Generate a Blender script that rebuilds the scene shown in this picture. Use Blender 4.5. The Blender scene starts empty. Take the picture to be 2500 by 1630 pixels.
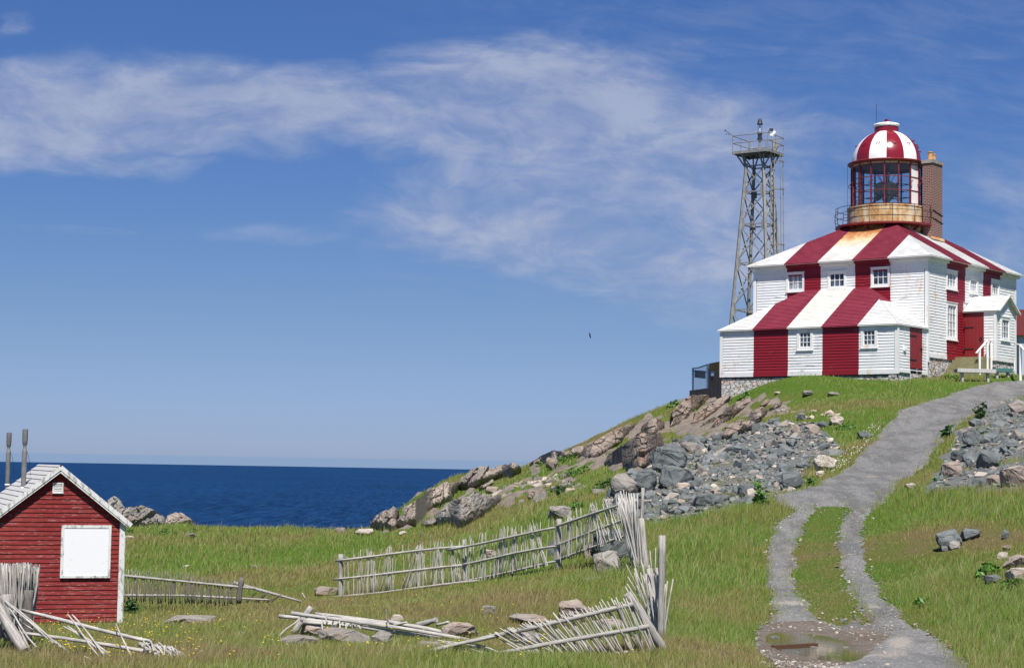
import bpy, bmesh, math, random
import numpy as np
from mathutils import Vector, Matrix
S = bpy.context.scene
random.seed(7); rng = np.random.default_rng(7)

# ------------------------------------------------------------ camera (eye = world origin, sea at z=-24)
F = 4500.; CX, CY = 1250., 815.
PT = math.atan(330.6/F); RO = math.atan(0.0165)
fw = np.array([0, math.cos(PT), math.sin(PT)]); r0 = np.array([1., 0, 0]); u0 = np.array([0, -math.sin(PT), math.cos(PT)])
CR = math.cos(RO)*r0+math.sin(RO)*u0; CU = -math.sin(RO)*r0+math.cos(RO)*u0
cd = bpy.data.cameras.new('camera'); cam = bpy.data.objects.new('camera', cd); S.collection.objects.link(cam)
cd.sensor_width = 36; cd.lens = F/2500*36; cd.clip_start = .1; cd.clip_end = 200000
cam.matrix_world = Matrix(((CR[0], CU[0], -fw[0], 0), (CR[1], CU[1], -fw[1], 0), (CR[2], CU[2], -fw[2], 0), (0, 0, 0, 1)))
S.camera = cam
S.render.resolution_x = 1024; S.render.resolution_y = 667
S.view_settings.view_transform = 'Standard'; S.view_settings.look = 'None'; S.view_settings.gamma = 1
S.view_settings.exposure = 0.40
SUN_EL, SUN_AZ = math.radians(58), math.radians(175)       # azimuth from +Y towards +X
sv = Vector((math.sin(SUN_AZ)*math.cos(SUN_EL), math.cos(SUN_AZ)*math.cos(SUN_EL), math.sin(SUN_EL)))
sl = bpy.data.lights.new('sun', 'SUN'); sl.energy = 4.9; sl.angle = math.radians(.5); sl.color = (1, .955, .88)
so = bpy.data.objects.new('sun', sl); S.collection.objects.link(so)
so.rotation_euler = (-sv).to_track_quat('-Z', 'Y').to_euler(); so.location = (0, -20, 60)

# node expression helper
class X:
    def __init__(s, nt, sock): s.nt = nt; s.s = sock
    def op(s, o, b=None, c=None, clamp=False):
        n = s.nt.nodes.new('ShaderNodeMath'); n.operation = o; n.use_clamp = clamp
        for i, q in enumerate((s, b, c)):
            if q is None: continue
            if isinstance(q, X): s.nt.links.new(q.s, n.inputs[i])
            else: n.inputs[i].default_value = q
        return X(s.nt, n.outputs[0])
    def __add__(s, b): return s.op('ADD', b)
    def __radd__(s, b): return s.op('ADD', b)
    def __sub__(s, b): return s.op('SUBTRACT', b)
    def __rsub__(s, b): return s.op('MULTIPLY', -1.).op('ADD', b)
    def __mul__(s, b): return s.op('MULTIPLY', b)
    def __rmul__(s, b): return s.op('MULTIPLY', b)
    def __truediv__(s, b): return s.op('DIVIDE', b)
    def ss(s, a, b):       # smoothstep a..b
        n = s.nt.nodes.new('ShaderNodeMapRange'); n.interpolation_type = 'SMOOTHSTEP'
        s.nt.links.new(s.s, n.inputs[0]); n.inputs[1].default_value = a; n.inputs[2].default_value = b
        return X(s.nt, n.outputs[0])
def comb(nt, x, y, z=0.):
    n = nt.nodes.new('ShaderNodeCombineXYZ')
    for i, q in enumerate((x, y, z)):
        if isinstance(q, X): nt.links.new(q.s, n.inputs[i])
        else: n.inputs[i].default_value = q
    return X(nt, n.outputs[0])
def sep(nt, v):
    n = nt.nodes.new('ShaderNodeSeparateXYZ'); nt.links.new(v.s, n.inputs[0]); return [X(nt, o) for o in n.outputs]
def noise(nt, vec=None, scale=5., detail=4., rough=.55, dist=0., color=False):
    n = nt.nodes.new('ShaderNodeTexNoise'); n.inputs['Scale'].default_value = scale; n.inputs['Detail'].default_value = detail
    n.inputs['Roughness'].default_value = rough; n.inputs['Distortion'].default_value = dist
    if vec is not None: nt.links.new(vec.s, n.inputs['Vector'])
    return X(nt, n.outputs['Color' if color else 'Fac'])
def mix(nt, f, a, b, mode='MIX'):
    n = nt.nodes.new('ShaderNodeMix'); n.data_type = 'RGBA'; n.blend_type = mode
    for sock, q in ((n.inputs[0], f), (n.inputs[6], a), (n.inputs[7], b)):
        if isinstance(q, X): nt.links.new(q.s, sock)
        elif isinstance(q, (int, float)): sock.default_value = q
        else: sock.default_value = (*q, 1)
    return X(nt, n.outputs[2])

# ------------------------------------------------------------ sky
W = bpy.data.worlds.new('World'); S.world = W; W.use_nodes = True
nt = W.node_tree; bg = nt.nodes['Background']
sky = nt.nodes.new('ShaderNodeTexSky'); sky.sky_type = 'NISHITA'; sky.sun_disc = False
sky.sun_elevation = SUN_EL; sky.sun_rotation = SUN_AZ; sky.altitude = 0; sky.air_density = 1.0; sky.dust_density = .25; sky.ozone_density = 3.0
tc = nt.nodes.new('ShaderNodeTexCoord'); dx, dy, dz = sep(nt, X(nt, tc.outputs['Generated']))
ay = dy.op('ABSOLUTE').op('MAXIMUM', .15)
A_ = dx/ay; E_ = dz/ay                          # tan(azimuth), tan(elevation)
warp = noise(nt, comb(nt, A_*1.0, E_*2.4), 5., 3., .6, color=True); wx, wy, _ = sep(nt, warp)
A2 = A_+(wx-.5)*.10; E2 = E_+(wy-.5)*.055
def blob(px, py, rx, ry, k, rot=0.):
    a = (px-1250)/4500; e = (1145.6+.0165*(px-1250)-py)/4500; c, s_ = math.cos(rot), math.sin(rot)
    x = A2-a; y = E2-e
    p = (x*c+y*s_)*(4500/rx); q = (y*c-x*s_)*(4500/ry)
    return (1.-(p*p+q*q).op('SQRT')).op('MULTIPLY', 1.7, clamp=True)*k
bl = [(60, 270, 600, 190, 1.), (520, 250, 620, 170, 1.), (860, 300, 520, 110, .8, -.05), (250, 375, 420, 60, .6, -.06), (1300, 230, 560, 240, 1.), (1180, 330, 520, 130, .9), (1600, 340, 560, 260, .85),
      (1350, 520, 700, 220, .8), (1680, 560, 560, 300, .8), (1250, 620, 420, 60, .35), (640, 575, 380, 40, .3), (150, 585, 260, 24, .35), (2150, 130, 420, 70, .25, .2), (2420, 290, 260, 60, .3, .2), (2440, 420, 200, 160, .4),
      (2000, 560, 400, 190, .5), (30, 35, 90, 50, .5), (1050, 130, 260, 60, .4), (2420, 620, 260, 160, .55), (1930, 640, 300, 130, .55), (2050, 330, 300, 90, .35), (1750, 90, 300, 60, .4), (1150, 690, 520, 60, .22), (450, 680, 300, 26, .16)]
M = None
for b in bl:
    q = blob(*b); M = q if M is None else M.op('MAXIMUM', q)
n1 = noise(nt, comb(nt, A2*1., E2*2.6), 11., 8., .60); n2 = noise(nt, comb(nt, A2*1., E2*5.0+A_*.5), 20., 7., .66); n3 = noise(nt, comb(nt, A2*1., E2*1.7), 42., 6., .62)
den = (M*1.15+(n1-.5)*1.5+(n2-.5)*.9+(n3-.5)*.7-.16).op('MULTIPLY', 1.0, clamp=True)
den = den*M.ss(0., .55)
veil = ((n2-.42)*1.2).op('MULTIPLY', 1., clamp=True)*.5*E_.ss(.03, .12)*A_.ss(-.14, .10)
den = (den*.74).op('MAXIMUM', veil)
elv = E_.ss(0., .26)
tint = mix(nt, elv, (.68, .80, 1.17), (.53, .77, 1.27))
skyc = mix(nt, 1., X(nt, sky.outputs[0]), mix(nt, E_.ss(-.005, .10), (.66, .86, 1.62), tint), 'MULTIPLY')
cloud = mix(nt, n3.ss(.35, .65)*.45+n1.ss(.42, .62)*.6, (4.5, 5.5, 8.5), (7.0, 7.7, 9.8))
fin = mix(nt, den, skyc, cloud)
haze_band = (1.-E_.ss(.0040, .0052))*.55*E_.ss(-.004, 0.)
fin = mix(nt, haze_band, fin, (3.3, 5.5, 8.9))
nt.links.new(fin.s, bg.inputs['Color']); bg.inputs['Strength'].default_value = .05

# ------------------------------------------------------------ helpers
def tag(o, label=None, cat=None, group=None, kind=None):
    if label: o['label'] = label
    if cat: o['category'] = cat
    if group: o['group'] = group
    if kind: o['kind'] = kind
    return o
def empty(name, loc, label, cat, group=None):
    o = bpy.data.objects.new(name, None); o.location = Vector([float(c) for c in loc]); o.empty_display_size = .3
    S.collection.objects.link(o); return tag(o, label, cat, group)
class MB:
    def __init__(s): s.v = []; s.f = []; s.m = []; s.sm = []
    def poly(s, pts, m=0, sm=False):
        i = len(s.v); s.v += [tuple(float(c) for c in p) for p in pts]; s.f.append(tuple(range(i, i+len(pts)))); s.m.append(m); s.sm.append(sm)
    def mesh(s, vs, fs, m=0, sm=False):
        i = len(s.v); s.v += [tuple(float(c) for c in p) for p in vs]
        for q in fs: s.f.append(tuple(i+k for k in q)); s.m.append(m); s.sm.append(sm)
    def box(s, c, ax, h, m=0):       # centre, 3 axes, half sizes
        c = np.array(c, float); a = [np.array(ax[i], float)*h[i] for i in range(3)]
        vs = [c+i*a[0]+j*a[1]+k*a[2] for i in (-1, 1) for j in (-1, 1) for k in (-1, 1)]
        s.mesh(vs, [(0, 1, 3, 2), (4, 6, 7, 5), (0, 4, 5, 1), (2, 3, 7, 6), (0, 2, 6, 4), (1, 5, 7, 3)], m)
    def bar(s, p, q, w, m=0, h=None, up=(0, 0, 1)):
        p = np.array(p, float); q = np.array(q, float); d = q-p; L = np.linalg.norm(d); d = d/L; up = np.array(up, float)
        if abs(d@up) > .98: up = np.array([1., 0, 0])
        x = np.cross(d, up); x /= np.linalg.norm(x); y = np.cross(x, d)
        s.box((p+q)/2, (x, y, d), (w/2, (h or w)/2, L/2), m)
    def tube(s, pts, r, n=8, m=0, sm=True):
        pts = [np.array(p, float) for p in pts]; rs = r if hasattr(r, '__len__') else [r]*len(pts)
        vs = []; fs = []; ref = None
        for i, p in enumerate(pts):
            d = pts[min(i+1, len(pts)-1)]-pts[max(i-1, 0)]; d = d/(np.linalg.norm(d)+1e-9)
            if ref is None: ref = np.array([0, 0, 1.]) if abs(d[2]) < .9 else np.array([1., 0, 0])
            x = np.cross(d, ref); x /= np.linalg.norm(x)+1e-9; y = np.cross(d, x); ref = -y if False else ref
            for k in range(n):
                t = 2*math.pi*k/n; vs.append(p+rs[i]*(math.cos(t)*x+math.sin(t)*y))
        for i in range(len(pts)-1):
            for k in range(n): fs.append((i*n+k, i*n+(k+1) % n, (i+1)*n+(k+1) % n, (i+1)*n+k))
        s.mesh(vs, fs, m, sm); o = len(s.v)-len(vs)
        s.f.append(tuple(o+k for k in reversed(range(n)))); s.m.append(m); s.sm.append(False)
        s.f.append(tuple(o+(len(pts)-1)*n+k for k in range(n))); s.m.append(m); s.sm.append(False)
    def lathe(s, c, prof, n=48, m=0, sm=True, mfun=None, a0=0.):
        c = np.array(c, float); i0 = len(s.v)
        for r, z in prof:
            for k in range(n):
                t = a0+2*math.pi*k/n; s.v.append(tuple(c+np.array([r*math.cos(t), r*math.sin(t), z])))
        for j in range(len(prof)-1):
            for k in range(n):
                s.f.append((i0+j*n+k, i0+j*n+(k+1) % n, i0+(j+1)*n+(k+1) % n, i0+(j+1)*n+k)); s.m.append(mfun(j, k) if mfun else m); s.sm.append(sm)
    def build(s, name, mats, parent=None, bevel=0., **tg):
        o0 = np.array(parent_world(parent)) if parent is not None else (np.mean(np.array(s.v), 0) if len(s.v) else np.zeros(3))
        if parent is None: o0[2] = min(p[2] for p in s.v)
        me = bpy.data.meshes.new(name); me.from_pydata([tuple(np.array(p)-o0) for p in s.v], [], s.f)
        if not isinstance(mats, (list, tuple)): mats = [mats]
        for q in mats: me.materials.append(q)
        me.polygons.foreach_set('material_index', s.m); me.polygons.foreach_set('use_smooth', s.sm); me.update()
        if any(s.sm): me.set_sharp_from_angle(angle=math.radians(38))
        o = bpy.data.objects.new(name, me); S.collection.objects.link(o)
        if parent is not None: o.parent = parent
        else: o.location = Vector([float(c) for c in o0])
        if bevel:
            b = o.modifiers.new('bevel', 'BEVEL'); b.width = bevel; b.segments = 1; b.limit_method = 'ANGLE'
        return tag(o, tg.get('label'), tg.get('cat'), tg.get('group'), tg.get('kind'))
def parent_world(p):
    v = Vector((0, 0, 0))
    while p is not None: v = v+p.location; p = p.parent
    return tuple(v)

# ------------------------------------------------------------ materials
def mat(name, fn=None, base=(.5, .5, .5), rough=.8, spec=.3, metal=0.):
    m = bpy.data.materials.new(name); m.use_nodes = True; nt = m.node_tree; b = nt.nodes['Principled BSDF']
    b.inputs['Base Color'].default_value = (*base, 1); b.inputs['Roughness'].default_value = rough
    b.inputs['Specular IOR Level'].default_value = spec; b.inputs['Metallic'].default_value = metal
    if fn: fn(nt, b)
    return m
def co(nt, kind='Object'):
    n = nt.nodes.new('ShaderNodeTexCoord'); return X(nt, n.outputs[kind])
def pos(nt): n = nt.nodes.new('ShaderNodeNewGeometry'); return X(nt, n.outputs['Position'])
def scl(nt, v, sx, sy, sz):
    n = nt.nodes.new('ShaderNodeVectorMath'); n.operation = 'MULTIPLY'; nt.links.new(v.s, n.inputs[0]); n.inputs[1].default_value = (sx, sy, sz); return X(nt, n.outputs[0])
def setc(nt, b, c): nt.links.new(c.s, b.inputs['Base Color'])
def bump(nt, b, h, st=.5, d=.01):
    n = nt.nodes.new('ShaderNodeBump'); n.inputs['Strength'].default_value = st; n.inputs['Distance'].default_value = d
    nt.links.new(h.s, n.inputs['Height']); nt.links.new(n.outputs[0], b.inputs['Normal'])
def rnd(nt): n = nt.nodes.new('ShaderNodeObjectInfo'); return X(nt, n.outputs['Random'])
def attr(nt, name, out='Fac'):
    n = nt.nodes.new('ShaderNodeAttribute'); n.attribute_name = name; return X(nt, n.outputs[out])

def paint(base, peel=(.36, .35, .33), amt=.62, rust=True, rough=.55):
    def fn(nt, b):
        p = pos(nt); n = noise(nt, scl(nt, p, 1., 1., 3.5), 1.4, 6, .7); f = noise(nt, scl(nt, p, 1, 1, 8), 1.7, 6, .75); g = noise(nt, p, .9, 3, .5)
        c = mix(nt, g.ss(.3, .7)*.35, base, tuple(x*.82 for x in base))
        if rust:
            r = noise(nt, scl(nt, p, 2.3, 2.3, .8), 1.1, 5, .75); c = mix(nt, r.ss(.57, .69)*.65, c, (.62, .40, .16)); c = mix(nt, noise(nt, scl(nt, p, 1, 1, .3), 2.5, 5, .7).ss(.5, .7)*.15, c, (.60, .57, .50))
        c = mix(nt, (f*.6+n*.4).ss(amt-.01, amt+.03)*.8, c, peel)
        setc(nt, b, c); bump(nt, b, f, .25, .006)
    return mat('paint', fn, base, rough, .35)
WHITE = (.80, .80, .80); RED = (.235, .012, .022)
m_white = paint((.79, .79, .785), (.38, .36, .34), .565); m_red = paint(RED, (.33, .14, .13), .60, False, .5)
m_trim = paint((.80, .80, .79), (.45, .43, .4), .66)
m_redplain = mat('red_paint', lambda nt, b: setc(nt, b, mix(nt, noise(nt, pos(nt), 3, 4, .6).ss(.35, .75), (.25, .016, .022), (.19, .03, .03))), rough=.45, spec=.4)
def roofm(base, base2, rust=0.):
    def fn(nt, b):
        p = pos(nt); n = noise(nt, p, 1.2, 5, .6); f = noise(nt, p, 9., 5, .7); s = noise(nt, scl(nt, p, 1, 1, 1), 28., 3, .6)
        c = mix(nt, n.ss(.3, .7), base, base2); c = mix(nt, noise(nt, scl(nt, p, 1.5, 1.5, 13.), 1., 3, .6).ss(.5, .68)*.35, c, tuple(q*.6 for q in base)); c = mix(nt, s.ss(.67, .74)*.5, c, (.5, .45, .42))
        if rust:
            z = sep(nt, p)[2]; q = noise(nt, scl(nt, p, 1.6, 1.6, .7), 1.5, 6, .72)
            t = z.ss(rust-1.3, rust+.6); rr = (q*.8+t*.75).ss(.82, 1.15)
            c = mix(nt, (q*.6+t*.8).ss(.45, .9)*.85, c, (.78, .58, .30)); c = mix(nt, rr*.9, c, (.48, .17, .045))
        setc(nt, b, c); bump(nt, b, f*.5+s*.5, .35, .01)
    return mat('roof_shingle', fn, base, .75, .25)
m_rw = roofm((.69, .69, .68), (.60, .59, .57)); m_rr = roofm((.20, .022, .045), (.25, .035, .06)); m_rwr = roofm((.72, .71, .68), (.62, .60, .56), 12.0); m_rwc = roofm((.72, .71, .67), (.66, .63, .56), 10.0)
def fglass(nt, b):
    n = noise(nt, pos(nt), 1.3, 2); setc(nt, b, mix(nt, n.ss(.4, .6), (.018, .028, .045), (.09, .12, .16)))
m_glass = mat('window_glass', fglass, (.03, .04, .06), .06, .6)
m_curt = mat('curtained_glass', lambda nt, b: setc(nt, b, mix(nt, noise(nt, scl(nt, pos(nt), 6, 6, 1), 1.5, 2).ss(.4, .6), (.20, .23, .26), (.50, .52, .54))), (.4, .4, .4), .1, .6)
def fstone(nt, b):
    p = scl(nt, pos(nt), 1., 1., 1.9); d = noise(nt, p, 2.5, 3, .6, color=True)
    vm = nt.nodes.new('ShaderNodeVectorMath'); vm.operation = 'MULTIPLY_ADD'; nt.links.new(d.s, vm.inputs[0]); vm.inputs[1].default_value = (.25, .25, .25); nt.links.new(p.s, vm.inputs[2])
    v = nt.nodes.new('ShaderNodeTexVoronoi'); v.inputs['Scale'].default_value = 3.4; nt.links.new(vm.outputs[0], v.inputs['Vector'])
    e = nt.nodes.new('ShaderNodeTexVoronoi'); e.feature = 'DISTANCE_TO_EDGE'; e.inputs['Scale'].default_value = 3.4; nt.links.new(vm.outputs[0], e.inputs['Vector'])
    cr = sep(nt, X(nt, v.outputs['Color'])); c = mix(nt, cr[0], (.62, .60, .57), (.28, .26, .24)); c = mix(nt, cr[1].ss(.75, .8), c, (.42, .25, .15))
    c = mix(nt, noise(nt, pos(nt), 6, 5, .7).ss(.42, .56)*.8, c, (.70, .69, .67)); ed = X(nt, e.outputs['Distance']).ss(.01, .07); c = mix(nt, ed, (.10, .09, .08), c)
    setc(nt, b, c); bump(nt, b, ed+noise(nt, pos(nt), 9, 4)*.4, 1., .05)
m_stone = mat('rubble_masonry', fstone, rough=.9)
def fbrick(nt, b):
    # box mapped bricks by normal: use (u+v) distance along wall and height
    x, y, z = sep(nt, pos(nt)); t = nt.nodes.new('ShaderNodeTexBrick'); t.inputs['Scale'].default_value = 1.
    h = x*.78-y*.62; g = nt.nodes.new('ShaderNodeNewGeometry'); nx, ny, nz = sep(nt, X(nt, g.outputs['Normal']))
    f = (nx*.624+ny*.782).op('ABSOLUTE').op('GREATER_THAN', .5)
    h1 = x*.782-y*.624; h2 = x*.624+y*.782; hh = h1*f+h2*(1.-f)
    nt.links.new(comb(nt, hh, z).s, t.inputs['Vector']); t.inputs['Color1'].default_value = (.19, .05, .03, 1); t.inputs['Color2'].default_value = (.12, .045, .035, 1); t.inputs['Mortar'].default_value = (.34, .30, .28, 1)
    t.inputs['Brick Width'].default_value = .215; t.inputs['Row Height'].default_value = .085; t.inputs['Mortar Size'].default_value = .011
    c = mix(nt, noise(nt, pos(nt), 22, 2).ss(.5, .7)*.45, X(nt, t.outputs['Color']), (.36, .24, .20)); setc(nt, b, c)
m_brick = mat('brick', fbrick, rough=.9)
m_conc = mat('concrete', lambda nt, b: (setc(nt, b, mix(nt, noise(nt, scl(nt, pos(nt), 1, 1, .35), 2.5, 5, .65).ss(.3, .7), (.35, .33, .30), (.22, .20, .18)))), rough=.9)
m_dconc = mat('stained_concrete', lambda nt, b: (setc(nt, b, mix(nt, noise(nt, scl(nt, pos(nt), 2, 2, .4), 2.5, 5, .65).ss(.35, .7), (.085, .072, .065), (.15, .13, .12)))), rough=.9)
def frust(nt, b):
    p = pos(nt); n = noise(nt, scl(nt, p, 1.8, 1.8, .55), 1.6, 7, .75); f = noise(nt, p, 7, 5, .7)
    c = mix(nt, n.ss(.36, .58), (.68, .58, .40), (.50, .30, .12)); c = mix(nt, (f*.5+n*.5).ss(.52, .62)*.8, c, (.30, .12, .04)); c = mix(nt, noise(nt, p, 2.2, 3).ss(.55, .66)*.7, c, (.55, .52, .46)); setc(nt, b, c)
m_rustw = mat('rusted_white_steel', frust, rough=.7)
m_dred = mat('dark_red_steel', lambda nt, b: setc(nt, b, mix(nt, noise(nt, pos(nt), 5, 4).ss(.3, .7), (.15, .012, .016), (.22, .03, .025))), rough=.45, spec=.5)
m_domer = mat('gloss_red', None, (.22, .010, .020), .22, .6); m_domew = mat('gloss_white', None, (.82, .82, .82), .3, .5)
m_iron = mat('black_iron', None, (.02, .02, .022), .6, .4)
m_clay = mat('clay_pot', None, (.52, .29, .12), .8)
def fgalv(nt, b):
    p = pos(nt); c = mix(nt, noise(nt, p, 3, 4, .6).ss(.3, .7), (.34, .33, .30), (.22, .215, .20)); c = mix(nt, noise(nt, p, 8, 5, .7).ss(.62, .72)*.6, c, (.17, .09, .05)); setc(nt, b, c)
m_galv = mat('galvanised_steel', fgalv, rough=.55, spec=.5, metal=.25)
def fclear(nt, b):
    tr = nt.nodes.new('ShaderNodeBsdfTransparent'); gl = nt.nodes.new('ShaderNodeBsdfGlossy'); gl.inputs['Roughness'].default_value = .03
    tr.inputs[0].default_value = (.88, .92, .93, 1); mx = nt.nodes.new('ShaderNodeMixShader'); lw = nt.nodes.new('ShaderNodeFresnel'); lw.inputs[0].default_value = 1.5
    o = nt.nodes['Material Output']; mx.inputs[0].default_value = .07; nt.links.new(tr.outputs[0], mx.inputs[1]); nt.links.new(gl.outputs[0], mx.inputs[2]); nt.links.new(mx.outputs[0], o.inputs[0])
m_clear = mat('clear_glass', fclear)
m_brass = mat('brass_reflector', None, (.62, .55, .40), .3, .6, .25)
m_dark = mat('dark_metal', None, (.035, .04, .05), .5)
def fwood(c1, c2, streak=True):
    def fn(nt, b):
        p = co(nt); n = noise(nt, scl(nt, p, 38, 38, 3.), 1., 5, .8); g = noise(nt, p, 2.2, 3); c = mix(nt, n.ss(.38, .62), c1, c2)
        c = mix(nt, g.ss(.5, .75)*.4, c, tuple(x*.7 for x in c1)); c = mix(nt, rnd(nt)*.30, c, tuple(x*.55 for x in c1)); setc(nt, b, c); bump(nt, b, n, .5, .01)
    return fn
m_wood = mat('weathered_wood', fwood((.47, .445, .41), (.22, .205, .19)), rough=.9, spec=.15)
m_wood2 = mat('bleached_sticks', fwood((.58, .555, .515), (.30, .28, .255)), rough=.9, spec=.15)
m_woodd = mat('dark_weathered_wood', fwood((.22, .205, .185), (.09, .082, .075)), rough=.9, spec=.15)
def fplank(nt, b):
    p = pos(nt); n = noise(nt, scl(nt, p, 6, 6, 1.4), 3., 5, .7); c = mix(nt, n.ss(.3, .7), (.56, .55, .53), (.36, .35, .34)); setc(nt, b, c)
m_plank = mat('grey_planks', fplank, rough=.85)
m_olive = mat('olive_stairs', lambda nt, b: setc(nt, b, mix(nt, noise(nt, pos(nt), 4, 4).ss(.3, .7), (.21, .19, .10), (.27, .25, .14))), rough=.8)
m_teal = mat('teal_paint', None, (.06, .17, .15), .6)
def fhut(nt, b):
    p = pos(nt); n = noise(nt, scl(nt, p, 2.2, 2.2, 26), 1., 6, .75); g = noise(nt, p, 1.1, 4, .6); f = noise(nt, scl(nt, p, 5, 5, 34), 1.6, 5, .75)
    c = mix(nt, g.ss(.35, .7), (.185, .022, .022), (.235, .038, .034)); c = mix(nt, (n*.5+f*.5).ss(.53, .62)*.6, c, (.46, .31, .30)); setc(nt, b, c); bump(nt, b, f, .3, .004)
m_hut = mat('weathered_red_clapboard', fhut, rough=.85, spec=.2)
def fpeel(nt, b):
    p = pos(nt); n = noise(nt, scl(nt, p, 9, 9, 3.5), 1.2, 6, .75); setc(nt, b, mix(nt, n.ss(.50, .60), (.68, .68, .66), (.32, .31, .29)))
m_peel = mat('peeling_white_trim', fpeel, rough=.9)
def fshg(nt, b):
    p = pos(nt); n = noise(nt, p, 5, 6, .7); f = noise(nt, scl(nt, p, 22, 22, 5), 1., 3, .6); c = mix(nt, (n*.5+f*.5).ss(.3, .7), (.52, .51, .50), (.36, .355, .35)); setc(nt, b, c); bump(nt, b, f, .4, .01)
m_shg = mat('wood_shingle', fshg, rough=.9)
m_board = mat('white_board', lambda nt, b: setc(nt, b, mix(nt, noise(nt, scl(nt, pos(nt), 5, 5, 8), 1.1, 6, .75).ss(.63, .68)*.6, (.80, .80, .81), (.35, .35, .34))), rough=.6)
m_pipe = mat('grey_pipe', lambda nt, b: setc(nt, b, mix(nt, noise(nt, pos(nt), 4, 3).ss(.3, .7), (.14, .14, .14), (.20, .20, .195))), rough=.5, spec=.4)
def frock(c1, c2, c3, sc=2.5, liche=.25):
    def fn(nt, b):
        p = pos(nt); n = noise(nt, p, sc, 6, .65, .4); f = noise(nt, p, sc*6, 5, .7); k = noise(nt, scl(nt, p, 1, 1, 3), sc*.6, 4, .6, 1.)
        c = mix(nt, n.ss(.3, .7), c1, c2); c = mix(nt, k.ss(.52, .68), c, c3); c = mix(nt, f.ss(.58, .75)*liche*2, c, (.50, .50, .46))
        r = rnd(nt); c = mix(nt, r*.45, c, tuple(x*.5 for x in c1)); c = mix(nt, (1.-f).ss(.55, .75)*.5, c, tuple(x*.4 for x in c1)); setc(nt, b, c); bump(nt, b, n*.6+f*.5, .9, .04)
    return fn
m_slate = mat('slate', frock((.105, .12, .122), (.22, .24, .238), (.17, .17, .155), liche=.25), rough=.8, spec=.3)
m_gran = mat('pinkish_granite', frock((.33, .26, .215), (.43, .36, .31), (.27, .24, .22), liche=.35), rough=.9, spec=.2)
m_pale = mat('pale_granite', frock((.46, .40, .33), (.56, .52, .46), (.48, .33, .24), liche=.4), rough=.9, spec=.2)
m_grey = mat('grey_rock', frock((.24, .22, .20), (.33, .31, .28), (.34, .25, .19), liche=.4), rough=.9, spec=.2)
m_crag = mat('pinkish_crag', frock((.30, .25, .21), (.41, .35, .30), (.25, .22, .20), 2., .4), rough=.9, spec=.2); m_crag2 = mat('grey_crag', frock((.25, .23, .21), (.35, .33, .30), (.28, .22, .17), 2., .4), rough=.9, spec=.2)
def fslab(nt, b):
    p = pos(nt); q = co(nt); st = noise(nt, scl(nt, q, .5, 5., 5.), 1., 6, .65, .5); n = noise(nt, p, .8, 6, .65); f = noise(nt, p, 9, 5, .7)
    c = mix(nt, st.ss(.35, .65), (.22, .18, .155), (.31, .25, .205)); c = mix(nt, n.ss(.5, .66)*.75, c, (.19, .10, .065)); c = mix(nt, n.ss(.28, .42).op('MULTIPLY', -1.)+1., c, (.18, .17, .165)); c = mix(nt, f.ss(.56, .74)*.4, c, (.42, .40, .36))
    v = nt.nodes.new('ShaderNodeTexVoronoi'); v.feature = 'DISTANCE_TO_EDGE'; v.inputs['Scale'].default_value = .8; nt.links.new(scl(nt, q, 1., 1.2, 2.).s, v.inputs['Vector']); ed = X(nt, v.outputs['Distance']).ss(.0, .035); c = mix(nt, ed, (.05, .045, .035), c)
    setc(nt, b, c); bump(nt, b, st*.7+f*.4+ed, 1., .06)
m_slab = mat('bedrock_slab', fslab, rough=.9, spec=.2)

# ------------------------------------------------------------ terrain
def ray(px, py):
    d = fw*F+CR*(px-CX)-CU*(py-CY); return d/d[1]
def projv(P):
    z = P@fw; return CX+F*(P@CR)/z, CY-F*(P@CU)/z
# control points: photo pixel and forward distance of the ground seen there
CP = [(1250, 1630, 23.5), (100, 1642, 25.5), (600, 1640, 25.), (1620, 1580, 27), (290, 1527, 40), (20, 1527, 40), (520, 1477, 52), (730, 1477, 52), (600, 1400, 62), (600, 1330, 72), (600, 1288, 78), (860, 1303, 80), (300, 1292, 76), (60, 1305, 76),
      (828, 1460, 52), (1130, 1420, 49), (1360, 1394, 45.5), (1562, 1398, 42), (1000, 1350, 66), (1000, 1520, 34), (1300, 1520, 33), (760, 1570, 30), (1150, 1565, 31), (1450, 1480, 34.5), (300, 1612, 28.2), (430, 1612, 28.),
      (1690, 978, 101), (1600, 1018, 100), (1420, 1095, 100), (1300, 1143, 100), (1160, 1155, 100), (1080, 1195, 97), (1000, 1240, 94), (910, 1292, 89), (1250, 1200, 82), (1200, 1285, 65), (1500, 1150, 70), (1420, 1240, 57), (1560, 1262, 52), (1350, 1180, 80), (1520, 1070, 88),
      (1530, 1170, 62), (1700, 1060, 78), (1900, 1005, 80), (2040, 1150, 61), (2060, 1080, 68), (1800, 1100, 68), (1700, 1240, 51), (1870, 1225, 50.5), (1768, 976, 91.0), (1856, 943, 89.9), (1920, 926, 89.1), (2050, 923, 87.3), (2180, 922, 85.4), (2262, 914, 87.6), (2330, 908, 88.6), (2260, 962, 81.5), (2430, 930, 87), (2500, 928, 87), (2100, 1000, 77), (2300, 1000, 73), (1800, 1010, 88),
      (1960, 1195, 53.5), (2130, 1180, 54.5), (1900, 1300, 46), (1900, 1400, 39.5), (1900, 1467, 35), (1900, 1540, 31), (1900, 1620, 26), (2060, 1540, 31), (2060, 1620, 26), (2200, 1525, 31), (2200, 1630, 25.5), (2450, 1630, 25), (2450, 1400, 33.5), (2450, 1250, 42), (2300, 1300, 41), (2450, 1185, 47),
      (2450, 1050, 60), (2480, 1000, 68), (2300, 1180, 49), (1700, 1400, 38.5), (1700, 1300, 45), (1740, 1500, 32), (2110, 1300, 45), (2110, 1420, 38)]
cps = [ray(a, b)*d for a, b, d in CP]
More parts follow.
